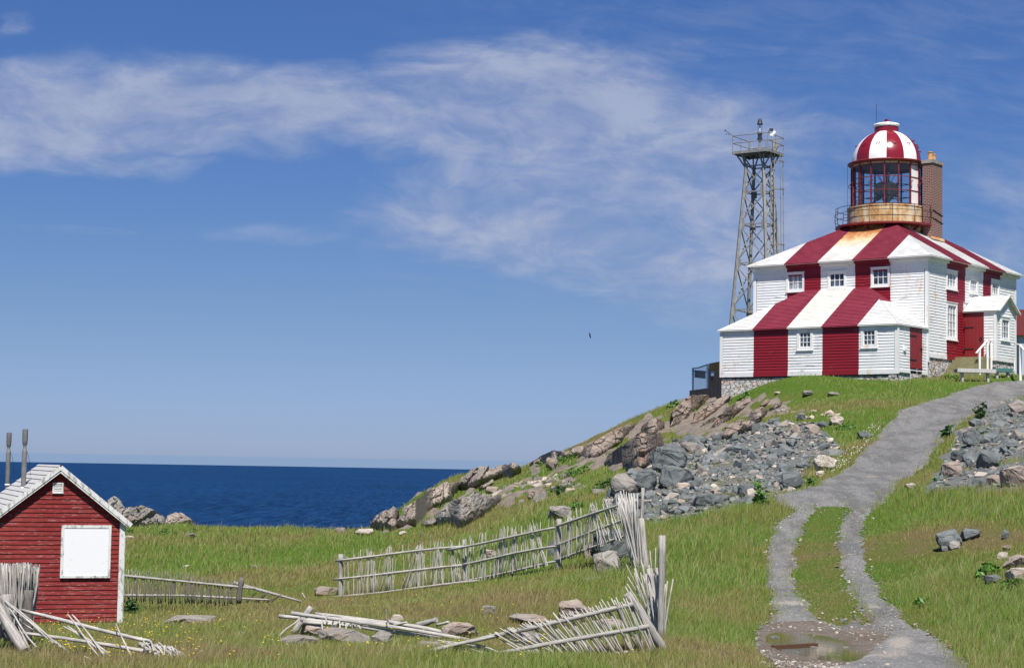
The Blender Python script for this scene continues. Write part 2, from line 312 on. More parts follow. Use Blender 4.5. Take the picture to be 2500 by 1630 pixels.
cps += [(-30, 10, -2.9), (-12, 8, -2.4), (0, 6, -1.9), (12, 8, -2.), (30, 10, -1.), (0, -20, -1.8), (-30, -15, -2.5), (30, -15, -1.5), (60, 30, 3), (60, 70, 6), (50, 100, 6.), (28, 100, 5.2), (15, 112, 5.), (20, 125, 4.), (40, 130, 4.5), (-45, 30, -4), (-50, 60, -4.5), (-40, 76, -3.2), (36, 60, 3.4), (34, 45, 1.8), (26, 92, 4.85), (22, 96, 4.9), (17, 98, 4.5)]
cps = np.array(cps, float)
def tps_fit(P, lam=.6):
    n = len(P); d = np.linalg.norm(P[:, None, :2]-P[None, :, :2], axis=2)/30; K = d*d*np.log(d+1e-9)
    A = np.zeros((n+3, n+3)); A[:n, :n] = K+lam*1e-3*np.eye(n); A[:n, n] = 1; A[:n, n+1:] = P[:, :2]/30; A[n, :n] = 1; A[n+1:, :n] = P[:, :2].T/30
    return np.linalg.solve(A, np.r_[P[:, 2], 0, 0, 0])
TW = tps_fit(cps)
def tps(x, y):
    out = np.zeros(len(x)); n = len(cps)
    for i in range(0, len(x), 20000):
        xx = x[i:i+20000]; yy = y[i:i+20000]
        d2 = ((xx[:, None]-cps[None, :, 0])**2+(yy[:, None]-cps[None, :, 1])**2)/900
        out[i:i+20000] = (.5*d2*np.log(d2+1e-12))@TW[:n]+TW[n]+(xx*TW[n+1]+yy*TW[n+2])/30
    return out
_pt = rng.random((256, 256))
def vnoise(x, y, s):
    x = x/s; y = y/s; xi = np.floor(x).astype(int); yi = np.floor(y).astype(int); fx = x-xi; fy = y-yi; fx = fx*fx*(3-2*fx); fy = fy*fy*(3-2*fy)
    g = lambda a, b: _pt[a % 256, b % 256]
    return (g(xi, yi)*(1-fx)+g(xi+1, yi)*fx)*(1-fy)+(g(xi, yi+1)*(1-fx)+g(xi+1, yi+1)*fx)*fy-.5
def pip(px, py, poly):
    ins = np.zeros(len(px), bool); j = len(poly)-1
    for i in range(len(poly)):
        xi, yi = poly[i]; xj, yj = poly[j]
        c = ((yi > py) != (yj > py)) & (px < (xj-xi)*(py-yi)/((yj-yi)+1e-9)+xi); ins ^= c; j = i
    return ins
EDX = (np.array([-1500, -800, 300, 860, 920, 1000, 1160, 1420, 1690, 1760, 2600, 4500])-1250)/4500.
EDY = np.array([70, 76, 79, 82, 91, 95, 101, 102.5, 104, 132, 138, 140.])
PUD = ray(1985, 1575)*28.4; PUDR = (.78, 2.6)
def H(x, y):
    x = np.asarray(x, float).ravel(); y = np.asarray(y, float).ravel(); z = tps(x, y)
    a = x/np.maximum(y, 1.); far = np.clip((y-45)/40, 0, 1)
    z += vnoise(x, y, 5.)*(.16+.35*far)+vnoise(x+31, y+7, 1.7)*(.07+.13*far)
    d = np.maximum(y-np.interp(a, EDX, EDY), 0); z = z-np.minimum(d*d*.25, d*1.35)-(d > 0)*vnoise(x, y, 3.)*1.2*np.minimum(d, 3)/3
    z = np.maximum(z, -27.)
    r = np.hypot((x-PUD[0]-.0*(y-PUD[1]))/PUDR[0], (y-PUD[1])/PUDR[1]); zb = PUD[2]-.07*(1-np.minimum(r, 1)**2)+.03*np.maximum(r-1, 0)
    w = np.clip((2.-r)/1., 0, 1); return z*(1-w)+zb*w
GX0, GY0, GS = -50., -25., .25
_gx, _gy = np.meshgrid(np.arange(GX0, 60, GS), np.arange(GY0, 140, GS)); HGR = H(_gx.ravel(), _gy.ravel()).reshape(_gx.shape)
def HQ(x, y):
    u = np.clip((np.asarray(x, float)-GX0)/GS, 0, HGR.shape[1]-2); v = np.clip((np.asarray(y, float)-GY0)/GS, 0, HGR.shape[0]-2); i = u.astype(int); j = v.astype(int); a = u-i; c = v-j
    return (HGR[j, i]*(1-a)+HGR[j, i+1]*a)*(1-c)+(HGR[j+1, i]*(1-a)+HGR[j+1, i+1]*a)*c
def h1(x, y): return float(HQ(x, y))
_ts = np.r_[np.arange(16, 45, .2), np.arange(45, 112, .4)]
def gp(px, py, none=False):      # photo pixel -> first ground point on that ray
    d = ray(px, py); s = d[2]*_ts-HQ(d[0]*_ts, _ts); k = np.where(s < 0)[0]
    if len(k) == 0: return None if none else d*95.
    k = max(k[0], 1); t0, t1 = _ts[k-1], _ts[k]; s0, s1 = s[k-1], s[k]; return d*(t0+(t1-t0)*s0/(s0-s1+1e-9) if s0 > 0 else t1)
PATH = [(2600, 926), (2500, 928), (2426, 931), (2339, 956), (2270, 977), (2200, 1004), (2165, 1036), (2132, 1077), (2092, 1118), (2043, 1158), (2002, 1179), (1958, 1195), (1885, 1211), (1905, 1230), (1937, 1243), (1929, 1260), (1901, 1276), (1885, 1312), (1877, 1353), (1877, 1406), (1881, 1467), (1889, 1491), (1880, 1520), (1848, 1540), (1846, 1588), (1890, 1617), (1935, 1700), (2400, 1700),
        (2364, 1621), (2327, 1584), (2278, 1552), (2217, 1524), (2185, 1487), (2152, 1455), (2140, 1422), (2116, 1390), (2112, 1349), (2104, 1317), (2108, 1276), (2132, 1243), (2165, 1219), (2193, 1187), (2226, 1162), (2262, 1130), (2286, 1093), (2303, 1069), (2327, 1045), (2364, 1024), (2404, 1001), (2451, 987), (2500, 970), (2600, 950)]
STRIP = [(1990, 1240), (2014, 1235), (2067, 1239), (2075, 1252), (2055, 1280), (2047, 1308), (2047, 1345), (2059, 1382), (2067, 1422), (2083, 1459), (2104, 1491), (2128, 1522), (2112, 1528), (2090, 1505), (2067, 1530), (2039, 1528), (2002, 1511), (1970, 1479), (1950, 1451), (1939, 1426), (1939, 1365), (1950, 1317), (1966, 1280)]
PILE = [(1478, 1262), (1482, 1205), (1545, 1140), (1600, 1092), (1680, 1070), (1760, 1062), (1830, 1035), (1900, 1030), (1990, 1035), (2040, 1078), (2050, 1110), (1985, 1125), (1965, 1150), (1955, 1190), (1895, 1210), (1860, 1222), (1780, 1236), (1690, 1262), (1600, 1272)]
PILE2 = [(2260, 1205), (2290, 1150), (2320, 1095), (2345, 1050), (2390, 1010), (2440, 985), (2600, 950), (2600, 1195), (2480, 1190), (2380, 1195)]
MUD = [(1850, 1535), (1900, 1518), (1990, 1520), (2060, 1538), (2120, 1535), (2185, 1550), (2130, 1590), (2070, 1625), (1900, 1640), (1846, 1595)]
def inpath(x, y, z, warp=1.):
    px, py = projv(np.c_[x, y, z]); sc = 30*F/np.maximum(y, 5)/4500
    wx = vnoise(x*1., y, .9)*.10*F/np.maximum(y, 5)*warp+vnoise(x, y, .25)*.10*F/np.maximum(y, 5)*warp; wy = vnoise(x+50, y, 1.5)*8*warp
    px = px+wx; py = py+wy; ok = y > 15
    return ok & pip(px, py, PATH) & ~pip(px, py, STRIP), px, py
RZ = [[(1630, 1060), (1660, 990), (1700, 965), (1770, 985), (1850, 968), (1935, 985), (1890, 1035), (1800, 1050), (1740, 1075)], [(1400, 1135), (1440, 1080), (1530, 1035), (1600, 1010), (1640, 1040), (1610, 1100), (1590, 1150), (1500, 1160)], [(880, 1305), (920, 1250), (990, 1200), (1080, 1165), (1250, 1130), (1420, 1090), (1440, 1110), (1400, 1160), (1400, 1230), (1300, 1250), (1200, 1240), (1130, 1290), (1000, 1300)]]
def rocky(x, y, px, py):
    u = (px*.78-py*.62); v = (px*.62+py*.78); n = vnoise(u+500, v+900, 34.)*.6+vnoise(u*.5+300, v*1.6, 13.)*.8+vnoise(x, y, .5)*.35; wx = vnoise(x, y, 1.)*24; m = np.zeros(len(x), bool)
    for k, P in enumerate(RZ): m |= pip(px+wx, py+wx*.5, P) & (n > (.0, -.02, .16)[k])
    return m & (y > 50)
# blobs for lushness / grass height (px,py,rx,ry,dlush,dheight)
GB = [(2330, 1225, 260, 50, .5, .13), (2400, 1500, 260, 110, .35, .09), (800, 1590, 300, 25, 0, -.05), (180, 1590, 300, 30, 0, -.04), (1350, 1590, 260, 25, 0, -.04), (850, 1560, 160, 20, .1, -.06), (380, 1600, 170, 30, 0, -.06), (2300, 1330, 190, 40, -.4, -.06), (2440, 1310, 120, 35, -.5, -.05), (1730, 1370, 110, 90, .35, .14), (1680, 1250, 220, 26, .3, .12), (1560, 1460, 120, 90, .45, .16), (1480, 1400, 120, 40, .1, .03), (1150, 1440, 240, 35, -.35, -.02), (700, 1500, 420, 60, -.35, 0), (560, 1340, 300, 45, .35, .08), (1250, 1260, 260, 40, .3, .1),
      (1400, 1160, 90, 40, .3, .03), (200, 1600, 500, 40, -.25, .1), (900, 1610, 400, 30, -.1, .08), (130, 1500, 200, 30, .3, .05), (2150, 1330, 60, 60, .1, -.12), (2160, 1430, 50, 60, -.1, -.14), (2240, 1540, 60, 40, -.1, -.14), (2100, 955, 260, 30, .2, 0), (1950, 940, 200, 20, .25, .05), (2240, 1080, 60, 70, -.1, -.03), (1900, 960, 150, 40, -.15, -.05), (1030, 1380, 200, 60, .1, .04), (420, 1450, 160, 30, .25, .08), (760, 1300, 100, 20, 0, .05), (2130, 1030, 70, 60, .15, .02)]
def lushf(x, y, z):
    px, py = projv(np.c_[x, y, z]); L = .66+vnoise(x, y, 3.)*.95+vnoise(x+70, y, 7.)*.4+vnoise(x+9, y+4, .8)*.6+vnoise(x+3, y, .3)*.35; h = np.zeros(len(x))
    for a, b, rx, ry, dl, dh in GB:
        q = np.exp(-((px-a)/rx)**2-((py-b)/ry)**2); L += dl*q; h += dh*q
    return np.clip(L, 0, 1), h, px, py

def grid_mesh(name, xs, ys, material):
    gx, gy = np.meshgrid(xs, ys); x = gx.ravel(); y = gy.ravel(); z = H(x, y); nx, ny = len(xs), len(ys)
    i = np.arange(nx*ny).reshape(ny, nx); q = np.stack([i[:-1, :-1], i[:-1, 1:], i[1:, 1:], i[1:, :-1]], -1).reshape(-1, 4)
    return x, y, z, q
def np_mesh(name, V, Q, material, smooth=True, parent=None, loc=None):
    me = bpy.data.meshes.new(name); n = Q.shape[1]; me.vertices.add(len(V)); me.vertices.foreach_set('co', V.astype(np.float32).ravel())
    me.loops.add(Q.size); me.loops.foreach_set('vertex_index', Q.astype(np.int32).ravel()); me.polygons.add(len(Q))
    me.polygons.foreach_set('loop_start', np.arange(0, Q.size, n, dtype=np.int32)); me.polygons.foreach_set('loop_total', np.full(len(Q), n, np.int32))
    me.polygons.foreach_set('use_smooth', np.full(len(Q), smooth)); me.materials.append(material); me.update(calc_edges=True)
    o = bpy.data.objects.new(name, me); S.collection.objects.link(o); return o
def addattr(o, name, a):
    at = o.data.attributes.new(name, 'FLOAT', 'POINT'); at.data.foreach_set('value', a.astype(np.float32))
GREEN, OLIVE, BROWN = (.075, .135, .018), (.11, .13, .030), (.155, .13, .055)
def fground(nt, b):
    p = pos(nt); l = attr(nt, 'lush'); s = attr(nt, 'scree'); n = noise(nt, p, 2., 6, .7); f = noise(nt, p, 14., 5, .75); k = noise(nt, p, .6, 4, .6)
    l2 = l+(n-.5)*.9; c = mix(nt, l2.ss(.05, .5), BROWN, OLIVE); c = mix(nt, l2.ss(.45, .95), c, GREEN); c = mix(nt, f.ss(.45, .75)*.5, c, (.045, .06, .015))
    g = mix(nt, f.ss(.3, .7), (.10, .11, .11), (.22, .22, .21)); c = mix(nt, s.ss(.3, .7), c, g)
    r = attr(nt, 'rock'); rk = mix(nt, n.ss(.3, .7), (.29, .245, .205), (.17, .145, .12)); rk = mix(nt, f.ss(.5, .7)*.6, rk, (.12, .10, .085)); c = mix(nt, r.ss(.4, .6), c, rk)
    setc(nt, b, c); bump(nt, b, n*.5+f*.5, 1., .12)
m_ground = mat('meadow_ground', fground, rough=.95, spec=.1)
xs = np.r_[np.arange(-80, -26, 1.), np.arange(-26, 40, .4), np.arange(40, 96, 1.)]; ys = np.r_[np.arange(-40, 18, 1.), np.arange(18, 110, .4), np.arange(110, 176, 1.)]
x, y, z, q = grid_mesh('ground', xs, ys, m_ground)
L_, h_, px, py = lushf(x, y, z); rk_ = rocky(x, y, px, py); z = z+rk_*(.10+.28*np.abs(vnoise(x*1.7, y*.6, .6))+.18*vnoise(x+3, y, .45))
px2 = px+vnoise(x, y, 1.2)*40; py2 = py+vnoise(x+20, y, 1.4)*16
gnd = np_mesh('ground', np.c_[x, y, z], q, m_ground); tag(gnd, kind='structure')
addattr(gnd, 'lush', L_); addattr(gnd, 'scree', ((pip(px2, py2, PILE) | pip(px2, py2, PILE2)) & (y > 30)).astype(float))
a_ = x/np.maximum(y, 1); addattr(gnd, 'rock', ((y-np.interp(a_, EDX, EDY) > 1.5) | rocky(x, y, px, py)).astype(float))

def fpath(nt, b):
    p = pos(nt); n = noise(nt, p, 3., 5, .6); f = noise(nt, p, 45., 3, .8); v = nt.nodes.new('ShaderNodeTexVoronoi'); v.inputs['Scale'].default_value = 34.; nt.links.new(p.s, v.inputs['Vector']); vr = sep(nt, X(nt, v.outputs['Color']))
    m = attr(nt, 'mud'); w = attr(nt, 'pale'); dd = noise(nt, p, 1.1, 4, .6)
    c = mix(nt, vr[0], (.115, .115, .113), (.265, .264, .26)); c = mix(nt, n.ss(.3, .7)*.35, c, (.17, .16, .145)); c = mix(nt, noise(nt, scl(nt, p, 2.2, .4, 1), .9, 5, .65).ss(.42, .62)*.55, c, (.085, .082, .078)); c = mix(nt, noise(nt, p, .7, 4, .6).ss(.5, .7)*.4, c, (.25, .235, .21)); c = mix(nt, vr[1].ss(.97, .98)*.7, c, (.5, .48, .45))
    c = mix(nt, (w+vr[2]*.5-.25).ss(.55, .95)*.6, c, (.42, .37, .31)); c = mix(nt, (m+(n-.5)*.9).ss(.4, .7), c, mix(nt, vr[1].ss(.94, .97)*.6, mix(nt, dd.ss(.3, .7), (.115, .088, .066), (.16, .135, .11)), (.42, .38, .33)))
    setc(nt, b, c); bump(nt, b, vr[0]*.6+f*.4, .8, .02)
m_path = mat('gravel', fpath, rough=.9, spec=.25)
xs = np.arange(2, 33, .1); ys = np.arange(20, 92, .1)
gx, gy = np.meshgrid(xs, ys); x = gx.ravel(); y = gy.ravel(); sel = (x > y*.06) & (x < y*.30+1); z = np.full(len(x), -50.); z[sel] = H(x[sel], y[sel])
ins, px, py = inpath(x, y, z); ins &= sel; nx, ny = len(xs), len(ys); I = ins.reshape(ny, nx); idx = np.arange(nx*ny).reshape(ny, nx)
keep = I[:-1, :-1] | I[:-1, 1:] | I[1:, 1:] | I[1:, :-1]; keep &= sel.reshape(ny, nx)[:-1, :-1] & sel.reshape(ny, nx)[1:, 1:] & sel.reshape(ny, nx)[:-1, 1:] & sel.reshape(ny, nx)[1:, :-1]
q = np.stack([idx[:-1, :-1], idx[:-1, 1:], idx[1:, 1:], idx[1:, :-1]], -1)[keep]
us, inv = np.unique(q.ravel(), return_inverse=True); zz_ = z[us]+np.where(ins[us], .022, -.02)+vnoise(x[us], y[us], .4)*.015
pth = np_mesh('gravel_path', np.c_[x[us], y[us], zz_], inv.reshape(-1, 4), m_path); tag(pth, kind='structure')
ppx, ppy = px[us], py[us]; bl_ = lambda a, b, rx, ry: np.exp(-((ppx-a)/rx)**2-((ppy-b)/ry)**2)
addattr(pth, 'mud', np.clip(pip(ppx, ppy, MUD)*.9+bl_(2110, 1500, 30, 40)*.7, 0, 1))
addattr(pth, 'pale', np.clip(bl_(1930, 1475, 60, 8)*1.1+bl_(2130, 1482, 45, 9)*.9+bl_(2200, 1570, 50, 22)*1.1+bl_(2130, 1600, 120, 10)*.8+bl_(2020, 1632, 90, 8)*.9+bl_(2130, 1165, 30, 6)*.8+bl_(2175, 1185, 20, 4)*.7, 0, 1))
# puddle
mbp = MB(); ring = []
for k in range(64):
    t = 2*math.pi*k/64; r = 1.02+.10*math.sin(3*t+1)+.05*math.sin(7*t); ring.append((PUD[0]+PUDR[0]*r*math.cos(t), PUD[1]+PUDR[1]*r*math.sin(t), PUD[2]+.004))
mbp.poly(ring)
def fpud(nt, b): bump(nt, b, noise(nt, pos(nt), 9, 2), .03, .01)
m_pud = mat('still_water', fpud, (.075, .055, .026), .03, 1.0)
mbp.build('puddle', m_pud, kind='structure')
# sea
def fsea(nt, b):
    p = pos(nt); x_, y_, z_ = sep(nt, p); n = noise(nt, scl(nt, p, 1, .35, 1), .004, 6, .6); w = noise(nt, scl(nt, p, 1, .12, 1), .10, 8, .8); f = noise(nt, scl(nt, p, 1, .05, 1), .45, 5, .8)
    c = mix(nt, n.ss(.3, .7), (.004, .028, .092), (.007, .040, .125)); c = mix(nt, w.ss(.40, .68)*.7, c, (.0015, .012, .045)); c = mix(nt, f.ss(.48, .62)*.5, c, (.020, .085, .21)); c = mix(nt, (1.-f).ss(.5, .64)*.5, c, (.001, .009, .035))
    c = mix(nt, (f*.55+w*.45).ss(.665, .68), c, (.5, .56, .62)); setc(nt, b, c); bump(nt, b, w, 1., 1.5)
    b.inputs['IOR'].default_value = 1.12
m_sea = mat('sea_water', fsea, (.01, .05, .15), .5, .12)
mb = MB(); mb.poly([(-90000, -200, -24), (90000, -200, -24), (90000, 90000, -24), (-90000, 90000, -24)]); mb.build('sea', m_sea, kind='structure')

# ------------------------------------------------------------ grass
def fblade(nt, b):
    l = attr(nt, 'lush'); t = attr(nt, 'tipt'); k = attr(nt, 'var'); l2 = l+(k-.5)*.5
    c = mix(nt, l2.ss(.0, .45), (.185, .145, .060), (.168, .178, .038)); c = mix(nt, l2.ss(.45, .95), c, (.122, .190, .024)); c = mix(nt, k.ss(.88, .96)*t, c, (.42, .35, .20)); c = mix(nt, (1.-k).ss(.93, .97), c, (.24, .11, .06))
    setc(nt, b, c); g_ = nt.nodes.new('ShaderNodeNewGeometry'); vm = nt.nodes.new('ShaderNodeVectorMath'); vm.operation = 'MULTIPLY_ADD'; nt.links.new(g_.outputs['Normal'], vm.inputs[0]); vm.inputs[1].default_value = (.75, .75, .5); vm.inputs[2].default_value = (0, -.1, .6)
    vn = nt.nodes.new('ShaderNodeVectorMath'); vn.operation = 'NORMALIZE'; nt.links.new(vm.outputs[0], vn.inputs[0]); nt.links.new(vn.outputs[0], b.inputs['Normal']); tr = nt.nodes.new('ShaderNodeBsdfTranslucent'); nt.links.new(c.s, tr.inputs[0]); mx = nt.nodes.new('ShaderNodeMixShader'); mx.inputs[0].default_value = .25
    o = nt.nodes['Material Output']; nt.links.new(b.outputs[0], mx.inputs[1]); nt.links.new(tr.outputs[0], mx.inputs[2]); nt.links.new(mx.outputs[0], o.inputs[0])
m_blade = mat('grass_blades', fblade, rough=.6, spec=.25)
LHC = None
def grass(name, y0, y1, dens, wid, hb, seed):
    r = np.random.default_rng(seed); n = int(.71*(y1*y1-y0*y0)/2*dens+8*(y1-y0)*dens*.3)
    y = np.sqrt(r.random(n)*(y1*y1-y0*y0)+y0*y0); x = (r.random(n)-.5)*(.76*y+1.)+.03*y; z = H(x, y); L, dh, px, py = lushf(x, y, z)
    ip = inpath(x+r.normal(size=n)*.15, y+r.normal(size=n)*.25, z)[0]; px2 = px+vnoise(x, y, 1.2)*40; py2 = py+vnoise(x+20, y, 1.4)*16
    bad = ip | (((pip(px2, py2, PILE) & (y > 40)) | (pip(px2, py2, PILE2) & (y > 40))) & (r.random(n) > .03+.35*(vnoise(x+8, y, 1.1) > .28))) | (y > np.interp(x/y, EDX, EDY)+.6)
    bad |= np.hypot((x-PUD[0])/PUDR[0], (y-PUD[1])/PUDR[1]) < 1.12
    hx, hy = x-HK[0], y-HK[1]; la = hx*HA[0]+hy*HA[1]; lb = hx*HB[0]+hy*HB[1]; bad |= (la > -2.8) & (la < 0) & (lb > 0) & (lb < 4.6)
    cx, cy = x-LC[0], y-LC[1]; lu = cx*LU[0]+cy*LU[1]; lv = cx*LV[0]+cy*LV[1]; bad |= (lu > 0) & (lu < 9.6) & (lv > -3.1) & (lv < 10.3)
    bad |= (y < 60) & pip(px, py, MUD); bad |= rocky(x, y, px, py) & (r.random(n) > .1)
    clump = .75+.9*vnoise(x+5, y+2, .55)+.5*vnoise(x, y, 2.2)
    strip = pip(px, py, STRIP) & (y > 28) & (y < 60)
    bad |= r.random(n) > np.clip(clump+.45, .25, 1)
    k = ~bad; x, y, z, L, dh, clump, strip = x[k], y[k], z[k], L[k], dh[k], clump[k], strip[k]; n = len(x)
    h = (hb+np.maximum(dh, -hb*.6))*(.45+.8*r.random(n))*np.clip(clump*1.3+.1, .4, 1.9); var = r.random(n); h = np.where(var > .95, h*1.5, h); h = np.where(strip, .035, h); L = np.where(strip, .24+.3*(L-.5), L)
    th = r.random(n)*2*np.pi; ld = r.random(n)*2*np.pi; lean = h*(.15+.5*r.random(n)); w = wid*(.6+.8*r.random(n))
    dx, dy = np.cos(th)*w/2, np.sin(th)*w/2; lx, ly = np.cos(ld)*lean+h*.12, np.sin(ld)*lean
    V = np.empty((n, 5, 3)); V[:, 0] = np.c_[x-dx, y-dy, z-.03]; V[:, 1] = np.c_[x+dx, y+dy, z-.03]
    V[:, 2] = np.c_[x+dx*.75+lx*.35, y+dy*.75+ly*.35, z+h*.55]; V[:, 3] = np.c_[x-dx*.75+lx*.35, y-dy*.75+ly*.35, z+h*.55]; V[:, 4] = np.c_[x+lx, y+ly, z+h]
    b0 = np.arange(n)*5; me = bpy.data.meshes.new(name); me.vertices.add(n*5); me.vertices.foreach_set('co', V.astype(np.float32).ravel())
    li = np.c_[b0, b0+1, b0+2, b0+3, b0+3, b0+2, b0+4].astype(np.int32); me.loops.add(n*7); me.loops.foreach_set('vertex_index', li.ravel()); me.polygons.add(n*2)
    me.polygons.foreach_set('loop_start', (np.arange(n)[:, None]*7+np.array([0, 4])).astype(np.int32).ravel()); me.polygons.foreach_set('loop_total', np.tile(np.array([4, 3], np.int32), n)); me.materials.append(m_blade); me.update(calc_edges=True)
    o = bpy.data.objects.new(name, me); S.collection.objects.link(o); addattr(o, 'lush', np.repeat(L, 5)); addattr(o, 'var', np.repeat(var, 5)); addattr(o, 'tipt', np.tile([0, 0, .5, .5, 1.], n))
    return tag(o, None, None, None, 'stuff')
LV = np.array([math.sin(math.radians(38.6)), math.cos(math.radians(38.6)), 0]); LU = np.array([-LV[1], LV[0], 0]); LC = ray(2264.5, 868)*88.; Z = np.array([0, 0, 1.])
HA = np.array([math.sin(math.radians(70)), math.cos(math.radians(70)), 0]); HB = np.array([-HA[1], HA[0], 0]); HK = ray(296, 1527)*40.
GR = [('grass', 17, 36, 1150, .0062, .10, 1), ('grass', 36, 55, 420, .010, .105, 2), ('grass', 55, 80, 170, .018, .12, 3), ('grass', 80, 105, 90, .024, .11, 4)]
for g in GR:
    o = grass(*g); tag(o, {1: 'tall mixed green and straw grass in the foreground', 2: 'green grass of the middle meadow', 3: 'grass on the far meadow and lower hillside', 4: 'short grass on the hilltop and skyline'}[g[-1]], 'grass')

# ------------------------------------------------------------ lapped boards on a wall / roof plane
def clip(poly, axis, val, keep_ge):
    out = []; n = len(poly)
    for i in range(n):
        p, q = poly[i], poly[(i+1) % n]; a = (p[axis]-val)*(1 if keep_ge else -1); b = (q[axis]-val)*(1 if keep_ge else -1)
        if a >= -1e-9: out.append(p)
        if (a > 1e-9 and b < -1e-9) or (a < -1e-9 and b > 1e-9):
            t = a/(a-b); out.append((p[0]+t*(q[0]-p[0]), p[1]+t*(q[1]-p[1])))
    return out
def inter(poly, a0, a1, b0=None, b1=None):
    p = clip(poly, 0, a0, True); p = clip(p, 0, a1, False) if len(p) > 2 else p
    if b0 is not None and len(p) > 2: p = clip(p, 1, b0, True)
    if b1 is not None and len(p) > 2: p = clip(p, 1, b1, False)
    return p
def minus(polys, r):
    out = []
    for p, m in polys:
        for q in (clip(p, 1, r[2], False), clip(p, 1, r[3], True)):
            if len(q) > 2: out.append((q, m))
        mid = clip(p, 1, r[2], True); mid = clip(mid, 1, r[3], False) if len(mid) > 2 else mid
        if len(mid) > 2:
            for q in (clip(mid, 0, r[0], False), clip(mid, 0, r[1], True)):
                if len(q) > 2: out.append((q, m))
    return out
def lap(mb, O, a, b, n, polys, pitch, lip, b0=0.):
    O, a, b, n = (np.array(q, float) for q in (O, a, b, n)); flip = np.cross(a, b)@n < 0
    for poly, m in polys:
        lo = min(p[1] for p in poly); hi = max(p[1] for p in poly); k = math.floor((lo-b0)/pitch+1e-6)
        while b0+k*pitch < hi-1e-6:
            c = clip(poly, 1, b0+k*pitch, True); c = clip(c, 1, b0+(k+1)*pitch, False) if len(c) > 2 else c
            if len(c) > 2:
                base = b0+k*pitch; P = [O+p[0]*a+p[1]*b+n*lip*(1-(p[1]-base)/pitch) for p in c]
                mb.poly(P[::-1] if flip else P, m)
                e = [p for p in c if abs(p[1]-base) < 1e-6]
                if len(e) >= 2:
                    x0, x1 = min(p[0] for p in e), max(p[0] for p in e)
                    mb.poly([O+x0*a+base*b, O+x1*a+base*b, O+x1*a+base*b+n*lip, O+x0*a+base*b+n*lip], m)
            k += 1
def rect(a0, a1, b0, b1): return [(a0, b0), (a1, b0), (a1, b1), (a0, b1)]
def window(parent, O, a, n, r, cols, rows, glass, cas=.11, sill=.05, name='window', mt=None):
    # r = a0,a1,z0,z1 of the casing outside; O point on wall plane
    mt = mt or m_trim; a0, a1, z0, z1 = r; P = lambda s, t, d: O+s*a+t*Z+d*n; mb = MB(); ax = (a, Z, n)
    def bx(s0, s1, t0, t1, d0, d1, M=mb, m=0): M.box(P((s0+s1)/2, (t0+t1)/2, (d0+d1)/2), ax, (abs(s1-s0)/2, abs(t1-t0)/2, abs(d1-d0)/2), m)
    bx(a0, a1, z1-cas, z1, -.06, .045); bx(a0, a1, z0, z0+cas, -.06, .045); bx(a0, a0+cas, z0+cas, z1-cas, -.06, .043); bx(a1-cas, a1, z0+cas, z1-cas, -.06, .043)
    bx(a0-.03, a1+.03, z1, z1+.03, -.01, .075); bx(a0-.03, a1+.03, z0-.035, z0, -.01, .085)
    w = mb.build(name, mt, parent)
    i0, i1, j0, j1 = a0+cas, a1-cas, z0+cas, z1-cas; g = MB(); g.poly([P(i0, j0, -.03), P(i1, j0, -.03), P(i1, j1, -.03), P(i0, j1, -.03)]); g.build('pane', glass, w)
    s = MB(); t = .032
    for k in range(cols+1):
        c = i0+(i1-i0)*k/cols; c = min(max(c, i0+t/2), i1-t/2); bx(c-t/2, c+t/2, j0, j1, -.028, .0, s)
    for k in range(rows+1):
        c = j0+(j1-j0)*k/rows; c = min(max(c, j0+t/2), j1-t/2); bx(i0+t, i1-t, c-t/2, c+t/2, -.026, -.003, s)
    s.build('sash', mt, w); return w
def door(parent, O, a, n, r, m, boards=4, hinges=True, side=0):
    a0, a1, z0, z1 = r; P = lambda s, t, d: O+s*a+t*Z+d*n; mb = MB(); ax = (a, Z, n); w = (a1-a0)/boards
    for k in range(boards): mb.box(P(a0+(k+.5)*w, (z0+z1)/2, .0+.004*(k % 2)), ax, (w/2-.004, (z1-z0)/2, .03))
    mb.box(P((a0+a1)/2, z0+.01, .02), ax, ((a1-a0)/2, .03, .05)); d = mb.build('door', m, parent)
    if hinges:
        for t in (z0+.2*(z1-z0), z1-.2*(z1-z0)):
            h = MB(); s0 = a0 if side == 0 else a1; s1 = s0+(.42 if side == 0 else -.42)*(a1-a0)*1.2; h.box(P((s0+s1)/2, t, .045), ax, (abs(s1-s0)/2, .022, .012)); h.box(P(s0, t, .05), ax, (.03, .06, .02)); h.build('hinge', m_iron, d)
        h = MB(); s0 = a1-.08 if side == 0 else a0+.08; h.box(P(s0, (z0+z1)/2, .06), ax, (.07, .02, .02)); h.box(P(s0, (z0+z1)/2-.05, .06), ax, (.02, .08, .02)); h.build('latch', m_iron, d)
    return d

# ------------------------------------------------------------ lighthouse
def LP(a, b, c=0.): return LC+a*LU+b*LV+c*Z
LH = empty('lighthouse', LP(4.8, 5, -1.2), 'red and white striped wooden lighthouse with a domed lantern on the hilltop', 'lighthouse')
nF, nS = -LV, -LU                       # outward normals: front (toward sea-side camera) and side (right)
UB = [0, 1.95, 3.86, 5.77, 7.69, 9.62]; VB = [0, 2.06, 4.15, 6.25, 8.3, 10.29]
EV = 4.8; SL = .585; OV = .35
def stripes(poly, B, first=0, red=1, white=0):
    out = []
    for i in range(5):
        lo = B[i] if i else -9; hi = B[i+1] if i < 4 else 99; c = inter(poly, lo, hi)
        if len(c) > 2: out.append((c, red if (i+first) % 2 else white))
    return out
FW = [(6.71, 7.74, 3.41, 4.38, m_curt), (4.36, 5.38, 3.44, 4.32, m_glass), (1.98, 3.0, 3.43, 4.38, m_glass)]
